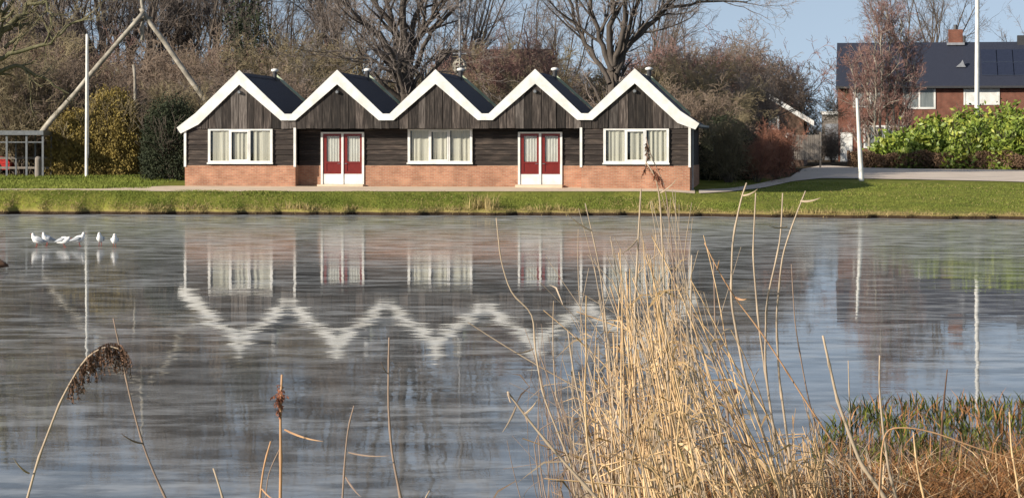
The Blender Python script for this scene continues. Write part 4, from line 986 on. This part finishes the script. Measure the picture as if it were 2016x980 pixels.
gull('gull leaning forward to the right, just left of the reflected pole', 156, 485, R(5))
gull('slim upright gull facing the camera, right of the reflected pole', 197.5, 485, R(-95))
gull('upright gull at the right end of the row', 225.5, 488, R(-80))
Yd = FPX*HC/(531-HZ); e = empty('duck', ((-10-CX)*Yd/FPX, Yd, 0), R(180)); tag(e, 'brown duck cut off by the left edge of the picture', 'duck')
loft_bird([(-.29, .07), (-.22, .10), (-.10, .13), (.05, .13), (.13, .15), (.17, .21), (.18, .26), (.20, .29), (.225, .295)], [.012, (.05, .04), (.10, .085), (.10, .09), (.06, .06), (.038, .04), (.034, .036), (.034, .034), .01]).build('body', M['duck'], e, smooth=True)
MB().tube([(.215, 0, .285), (.275, 0, .272)], [(.016, .012), (.012, .004)], 8).build('bill', M['reedorange'], e)
for sg in (-1, 1): MB().tube([(.06, sg*.085, .15), (-.05, sg*.10, .15), (-.2, sg*.05, .12), (-.28, sg*.02, .10)], [(.015, .01), (.06, .018), (.04, .015), .006], 8).build('wing', M['plume'], e, smooth=True)
Yl = FPX*HC/(773-HZ); e = empty('floating_leaf', ((1443-CX)*Yl/FPX, Yl, .006), .3); tag(e, 'dark curled leaf lying on the water right of the reeds', 'leaf')
MB().tube([(-.09, 0, 0), (-.03, .01, .006), (.04, 0, .012), (.09, .01, .004)], [(.003, .003), (.03, .006), (.025, .008), (.003, .003)], 6).build('blade', M['plume'], e)
MB().tube([(-.09, 0, 0), (-.14, .02, .01)], .003, 5).build('stalk', M['plume'], e)

# ================================================================== REEDS
def smooth_path(w, K):
    w = np.array(w, float); d = np.concatenate([[0], np.cumsum(np.linalg.norm(np.diff(w, axis=0), axis=1))]); t = np.linspace(0, d[-1], K)
    q = np.stack([np.interp(t, d, w[:, c]) for c in range(3)], 1)
    for _ in range(2): q[1:-1] = (q[:-2]+2*q[1:-1]+q[2:])/4
    return q
def blade_mesh(p, q, w, droop=.0, K=7):
    """flat pointed leaf from p to q"""
    p, q = np.array(p), np.array(q); d = q-p; m = MB(); c = [p+d*(i/(K-1))+np.array([0, 0, -droop*4*(i/(K-1))*(1-i/(K-1))]) for i in range(K)]; m.tube(c, [(w*.30*(.6+min(1, i*.5)*.4)*(1-i/(K-1))**.7+.0006, w*.12) for i in range(K)], 5); return m
def panicle(pts, rng, L0, n, droop, width=.0022):
    """feathery seed head: fine branchlets with tiny spikelets, along path pts"""
    pts = np.array(pts); m = MB(); K = len(pts)
    for i in range(n):
        f = rng.uniform(0, 1)*(K-1); j = min(int(f), K-2); p = lerp(pts[j], pts[j+1], f-j)
        d = unit(rng.normal(0, .45, 3)+np.array([.3, 0, -droop])); Lb = L0*rng.uniform(.4, 1.1); q = [p]
        for s in range(5): d = unit(d+np.array([0, 0, -droop*.35])+rng.normal(0, .12, 3)); q.append(q[-1]+d*Lb/5)
        m.tube(q, [width, width, width*.9, width*.8, width*.6, width*.3], 3, False)
        for s in range(14):
            g = rng.uniform(.2, 1)*5; a = min(int(g), 4); c = lerp(q[a], q[a+1], g-a); dd = unit(rng.normal(0, .6, 3)+np.array([0, 0, -.8]))*.016; e_ = unit(np.cross(dd, rng.normal(0, 1, 3)))*.0028
            m.add([c-e_, c+dd*.5+e_*1.2, c+dd, c+dd*.5-e_], [(0, 1, 2, 3)])
    return m
GR = 'separate reed stems in front of the pond'
def reed(label, pts, Y, r=5.0, m='reedpale', leaves=(), plume=None, pm='plume', dep=.0, ext=True):
    """pts from root to tip in photo pixels"""
    k = Y/FPX; w = [P(a, b, Y+dep*i) for i, (a, b) in enumerate(pts)]
    if ext and pts[0][1] > 900:
        d = unit(w[0]-w[1]); g = gz(w[0][0], Y)-.05
        if d[2] < -.2: w = [w[0]+d*((g-w[0][2])/d[2])*.999]+w
        else: w = [np.array([w[0][0], Y, g])]+w
    o0 = w[0].copy(); e = empty('reed', o0); tag(e, label, 'reed', GR); q = smooth_path(w, max(12, 5*len(w)))-o0
    K = len(q); rad = [lerp(r*k/2, r*k/2*.45, i/(K-1)) for i in range(K)]
    for i in range(4, K-2, 6): rad[i] *= 1.35
    MB().tube(q, rad, 7).build('stem', M[m], e, smooth=True)
    for (a, b, c, d, ww) in leaves: blade_mesh(P(a, b, Y)-o0, P(c, d, Y-.08)-o0, ww*k, .01).build('leaf', M[m], e)
    if plume:
        pr = np.random.default_rng(int(pts[0][0])); L0, n, droop, pp = plume
        pa = smooth_path([P(a, b, Y) for a, b in pp], 10)-o0; panicle(pa, pr, L0*k, n, droop).build('plume', M[pm], e)
    return e
pr_ = reed('leaning reed at the left with a drooping dark brown plume', [(54, 980), (74, 906), (120, 786), (163, 710), (190, 686), (226, 676), (248, 694)], 10.5, 7, 'reedpale', [(58, 931, 26, 901, 9)], (56, 60, 1.0, [(172, 700), (190, 684), (212, 674), (232, 672), (250, 694)]))
pa_ = smooth_path([P(a, b, 10.5) for a, b in [(136, 756), (150, 726), (166, 706), (180, 697)]], 8)-np.array(pr_.location); panicle(pa_, np.random.default_rng(4), 52*10.5/FPX, 30, 1.0).build('plume', M['plume'], pr_)
reed('thin bent reed right of the drooping plume at the left', [(326, 980), (297, 917), (280, 871), (257, 786), (240, 706), (223, 626)], 11, 6, 'reedgrey', [(282, 872, 238, 852, 8)])
reed('short broken reed tip at the bottom between the plume and the rust-headed reed', [(440, 985), (432, 955), (420, 921)], 10, 8, 'reedpale')
reed('upright reed with a rust-coloured head on its left side', [(552, 980), (553, 917), (552, 813), (555, 737)], 11.5, 9, 'reedorange', [(560, 845, 636, 868, 8)], (20, 24, .3, [(545, 752), (547, 775), (549, 812)]), 'rustplume')
reed('short side shoot left of the rust-headed reed', [(512, 985), (514, 955), (519, 917), (533, 868)], 11.5, 7, 'reedorange', [(514, 960, 545, 985, 6)])
reed('faint crooked shoot touching the rust-headed reed', [(522, 985), (528, 930), (545, 895), (552, 880)], 11.6, 4, 'reedgrey')
reed('tall thin reed reaching up to the reflected second valley', [(789, 980), (771, 890), (764, 796), (766, 664)], 12, 7, 'reedgrey', [(764, 735, 750, 712, 5)])
reed('thin reed joined by a horizontal leaf to its taller neighbour', [(674, 985), (679, 904), (685, 841), (697, 798)], 12, 6, 'reedgrey', [(686, 890, 768, 896, 6), (680, 938, 712, 978, 8)])
reed('tiny curled reed tip at the bottom centre', [(835, 985), (838, 975), (846, 965)], 12, 6, 'reedpale')
reed('reed leaning up to the left with a forked broken tip', [(1180, 985), (1143, 945), (1087, 882), (1032, 815), (999, 770)], 12.5, 9, 'reedpale', [(1016, 800, 989, 850, 9), (1032, 815, 1060, 784, 9), (1000, 772, 1006, 792, 12)])
reed('long crooked reed left of the clump with a kink near its top', [(1170, 990), (1124, 913), (1069, 778), (1053, 686), (1050, 613), (1007, 582), (986, 515), (977, 429)], 14.5, 5, 'reedpale', [(1050, 686, 1010, 694, 7)])
reed('fine grey reed left of the clump', [(1150, 985), (1120, 880), (1085, 760), (1060, 690)], 15, 4, 'reedgrey')
reed('straight reed crossing the left side of the clump', [(1190, 985), (1160, 870), (1130, 740), (1118, 650)], 14, 6, 'reedpale')
reed('tall straight reed rising above the middle of the clump', [(1283, 985), (1252, 809), (1249, 625), (1255, 502), (1262, 372)], 14.5, 7, 'reedpale', [(1255, 470, 1222, 500, 8)])
reed('tall reed with an arching dark head in front of the brick wall', [(1330, 985), (1312, 700), (1305, 500), (1300, 395), (1290, 335), (1272, 320)], 14, 6, 'reedpale', [(1300, 380, 1335, 350, 6)], (30, 16, .6, [(1300, 350), (1288, 335), (1270, 325)]), 'rustplume')
reed('reed with a small dark tip before the fifth window', [(1360, 985), (1340, 700), (1322, 480), (1310, 360), (1275, 300), (1272, 270)], 14.2, 4, 'reedgrey', [(1275, 300, 1270, 330, 7)], (14, 8, .8, [(1274, 300), (1272, 275)]))
reed('reed standing at the right flank of the clump', [(1440, 985), (1393, 809), (1359, 655), (1362, 502)], 15, 6, 'reedpale')
reed('faint leaning reed at the top left of the clump', [(1215, 900), (1195, 650), (1180, 520), (1152, 400)], 15, 4, 'reedpale', [(1166, 455, 1115, 420, 6)], ext=False)
reed('tall curved reed with its tip over the lawn, first right of the clump', [(1545, 990), (1528, 931), (1467, 747), (1439, 594), (1442, 472), (1462, 378), (1470, 360)], 15, 7, 'reedpale', [(1462, 385, 1492, 372, 7)])
reed('tall curved reed, second right of the clump', [(1540, 990), (1522, 840), (1509, 747), (1494, 643), (1482, 502), (1488, 380)], 15.5, 6, 'reedpale')
reed('reed with an angled yellow tip over the lawn', [(1567, 990), (1543, 809), (1534, 747), (1528, 625), (1540, 502), (1565, 429), (1586, 376)], 15, 6, 'reedpale', [(1576, 396, 1616, 389, 9), (1550, 446, 1513, 444, 7)])
reed('reed bending left in its upper half, beside the angled one', [(1560, 990), (1522, 840), (1506, 723), (1509, 594), (1537, 472), (1541, 380)], 15.3, 6, 'reedpale')
reed('orange-brown reed leaning far to the left across the others', [(1700, 960), (1595, 803), (1528, 698), (1491, 643), (1448, 588), (1411, 527), (1387, 478)], 14.8, 4.5, 'reedorange', [(1448, 585, 1470, 588, 9), (1411, 530, 1416, 512, 9)])
reed('thin reed between clump and the curved tall reeds', [(1450, 985), (1430, 790), (1408, 650), (1405, 510)], 16, 5, 'reedgrey')
reed('fine reed with its tip in the bright reflected sky', [(1640, 960), (1590, 780), (1565, 640), (1558, 520)], 16, 4, 'reedgrey')
reed('stout pale reed leaning left at the right side', [(1745, 985), (1739, 973), (1694, 911), (1673, 855), (1649, 789), (1634, 723), (1620, 660)], 14, 10, 'reedpale')
reed('upright pale reed before the green blades', [(1766, 985), (1750, 928), (1738, 841), (1731, 761), (1732, 699)], 14.5, 7, 'reedpale')
reed('thin upright reed left of the green blades', [(1676, 985), (1674, 848), (1670, 709)], 15, 4, 'reedpale')
reed('orange reed arching over to the right edge', [(1730, 985), (1736, 880), (1745, 842), (1795, 841), (1847, 853), (1916, 879), (1986, 900), (2030, 909)], 13.5, 4, 'reedorange')
reed('short pale reed near the right edge', [(2008, 985), (2003, 952), (1991, 883), (1987, 810)], 14, 6, 'reed')
reed('short pale reed below the arching orange one', [(1820, 985), (1805, 918), (1798, 850)], 14, 6, 'reed')
reed('dark twig sticking up from the green blades', [(1850, 910), (1857, 800), (1865, 727)], 19, 5, 'plume', ext=False)

# dense clumps: curved stems, many broken and crossed
def clump(name, label, n, base_px, tip_fn, Yr, m, seed, wpx=(3.0, 5.5), leafn=0, wob=12):
    rng = np.random.default_rng(seed); K = 12; pts = np.empty((n, K, 3)); rad = np.empty((n, K))
    lv = []
    for i in range(n):
        u = rng.uniform(0, 1); Y = rng.uniform(*Yr); bx = lerp(base_px[0], base_px[1], u)+rng.normal(0, 14); tx, ty = tip_fn(u, rng)
        by = HZ+(HC-0.0)*FPX/Y; bow = rng.normal(0, wob); kink = rng.uniform(0, 1) < .45; kf_ = rng.uniform(.4, .85); ka = float(np.clip(rng.normal(0, 120), -170, 170))
        for j in range(K):
            f = j/(K-1); x = lerp(bx, tx, f)+bow*4*f*(1-f); y = lerp(by, ty, f)
            if kink and f > kf_: x += (f-kf_)*ka*2.2; y += (f-kf_)*abs(ka)*2.0
            pts[i, j] = P(x, y, Y+(f*rng.normal(0, .01)))
        pts[i, :, 1] += np.linspace(0, 1, K)*rng.normal(0, .35)
        w = rng.uniform(*wpx)*Y/FPX/2; rad[i] = np.linspace(w, w*.35, K)
    V, F = tubes_np([(pts, rad)], 4)
    if leafn:
        Vs, Fs = [V], [F]; off = len(V)
        for i in range(leafn):
            a = rng.integers(0, n); j = rng.integers(4, K-2); p = pts[a, j]; d = unit(np.array([rng.normal(0, .8), rng.normal(0, .3), rng.normal(.2, .8)])); Lf = rng.uniform(.08, .35); s = unit(np.cross(d, [0, 1, .3]))*rng.uniform(.003, .008)
            q1 = p+d*Lf*.5; q2 = p+d*Lf+np.array([0, 0, -Lf*.35])
            Vs.append(np.array([p-s*.4, p+s*.4, q1+s, q1-s, q2+s*.1, q2-s*.1])); Fs.append(np.array([[0, 1, 2, 3], [3, 2, 4, 5]])+off); off += 6
        V, F = np.concatenate(Vs), np.concatenate(Fs)
    o = link(name, np_mesh(name, V, F, M[m])); return tag(o, label, 'reeds', kind='stuff')
clump('reed_bed', 'dense clump of golden straw reeds standing in the water', 125, (1200, 1590), lambda u, r: (lerp(1185, 1365, u)+r.normal(0, 26), np.clip(r.normal(620, 100)+abs(u-.5)*150, 430, 930)), (13.5, 17.5), 'reed', 11, (3.4, 7.6), 300, 30)
clump('reed_bed', 'paler grey-gold reeds mixed through the clump', 70, (1150, 1560), lambda u, r: (lerp(1120, 1370, u)+r.normal(0, 34), np.clip(r.normal(600, 110), 400, 900)), (13.5, 17.5), 'reedpale', 12, (2.5, 5), 160, 24)
clump('reed_bed', 'tall thin reed tips rising above the clump towards the lawn', 26, (1230, 1420), lambda u, r: (lerp(1160, 1350, u)+r.normal(0, 18), r.uniform(365, 470)), (14, 17), 'reedpale', 13, (2.2, 3.6), 20, 20)
clump('reed_bed', 'wispy grey reeds on the left flank of the clump', 60, (1090, 1260), lambda u, r: (lerp(1050, 1180, u)+r.normal(0, 20), r.uniform(600, 900)), (14, 17.5), 'reedgrey', 14, (1.6, 3.2), 50, 20)
clump('reed_bed', 'small straw reed clump left of the green blades', 70, (1530, 1680), lambda u, r: (lerp(1520, 1620, u)+r.normal(0, 12), r.uniform(770, 930)), (14.5, 18), 'reed', 15, (2.5, 5), 60)
clump('reed_bed', 'short grey reed stubble at the lower right', 120, (1460, 1760), lambda u, r: (lerp(1430, 1760, u)+r.normal(0, 25), r.uniform(850, 960)), (15, 18.5), 'reedpale', 16, (2, 4), 60)

# green blades and russet grass at the near right shore
def near_patch(name, label, n, pxr, Yr, h, w, m, seed, lean=.3, wind=(0, 0), z=None, dens=None, k=3):
    rng = np.random.default_rng(seed); Y = rng.uniform(*Yr, n); px = rng.uniform(*pxr, n); X = (px-CX)*Y/FPX
    if dens is not None: kk = dens(px, Y, rng); X, Y, px = X[kk], Y[kk], px[kk]
    Z = np.maximum(terrain(X, Y), -.03) if z is None else np.full(len(X), z)
    V, F = blades(np.stack([X, Y, Z], 1), rng.uniform(h[0], h[1], len(X)), w*rng.uniform(.6, 1.4, len(X)), rng, lean, k, wind)
    o = link(name, np_mesh(name, V, F, m)); return tag(o, label, 'plants', kind='stuff')
near_patch('water_blades', 'dark green upright blades growing out of the water at the right', 3000, (1600, 2250), (19.3, 25.5), (.08, .22), .021, M['sedge'], 51, .35,
    dens=lambda px, Y, r: (Y < np.interp(px, [1600, 1680, 1760, 2250], [21.9, 25, 25.5, 25.5])) & ((np.sin(px*.05+Y*2)+r.normal(0, .6, len(px))) > -.5))
near_patch('russet_grass', 'russet dead grass covering the near shore at the lower right', 17000, (1180, 2400), (15.5, 21.3), (.04, .20), .013, M['russet'], 52, .8,
    dens=lambda px, Y, r: (Y < nearline((px-CX)*Y/FPX)+.15) & (HZ+FPX*(HC-.2)/Y > 850))
near_patch('water_blades', 'scattered brown dead blades among the green ones', 900, (1620, 2250), (19.3, 25.3), (.08, .30), .014, M['russet'], 55, .5,
    dens=lambda px, Y, r: Y < np.interp(px, [1600, 1680, 1760, 2250], [21.9, 25, 25.5, 25.5]))
near_patch('russet_grass', 'pale broken straw lying among the russet grass', 1500, (1180, 2400), (15.5, 21.0), (.08, .34), .010, M['reed'], 56, 1.1,
    dens=lambda px, Y, r: (Y < nearline((px-CX)*Y/FPX)+.1) & (HZ+FPX*(HC-.2)/Y > 850))
near_patch('russet_grass', 'dark green shoots in the russet grass', 1200, (1450, 2400), (17, 21.0), (.05, .2), .012, M['sedge'], 57, .5,
    dens=lambda px, Y, r: (Y < nearline((px-CX)*Y/FPX)+.1))
near_patch('russet_grass', 'brown and olive stems between the green blades and the russet grass', 7000, (1650, 2400), (19.0, 22), (.05, .16), .009, M['brownhedge'], 53, .5)
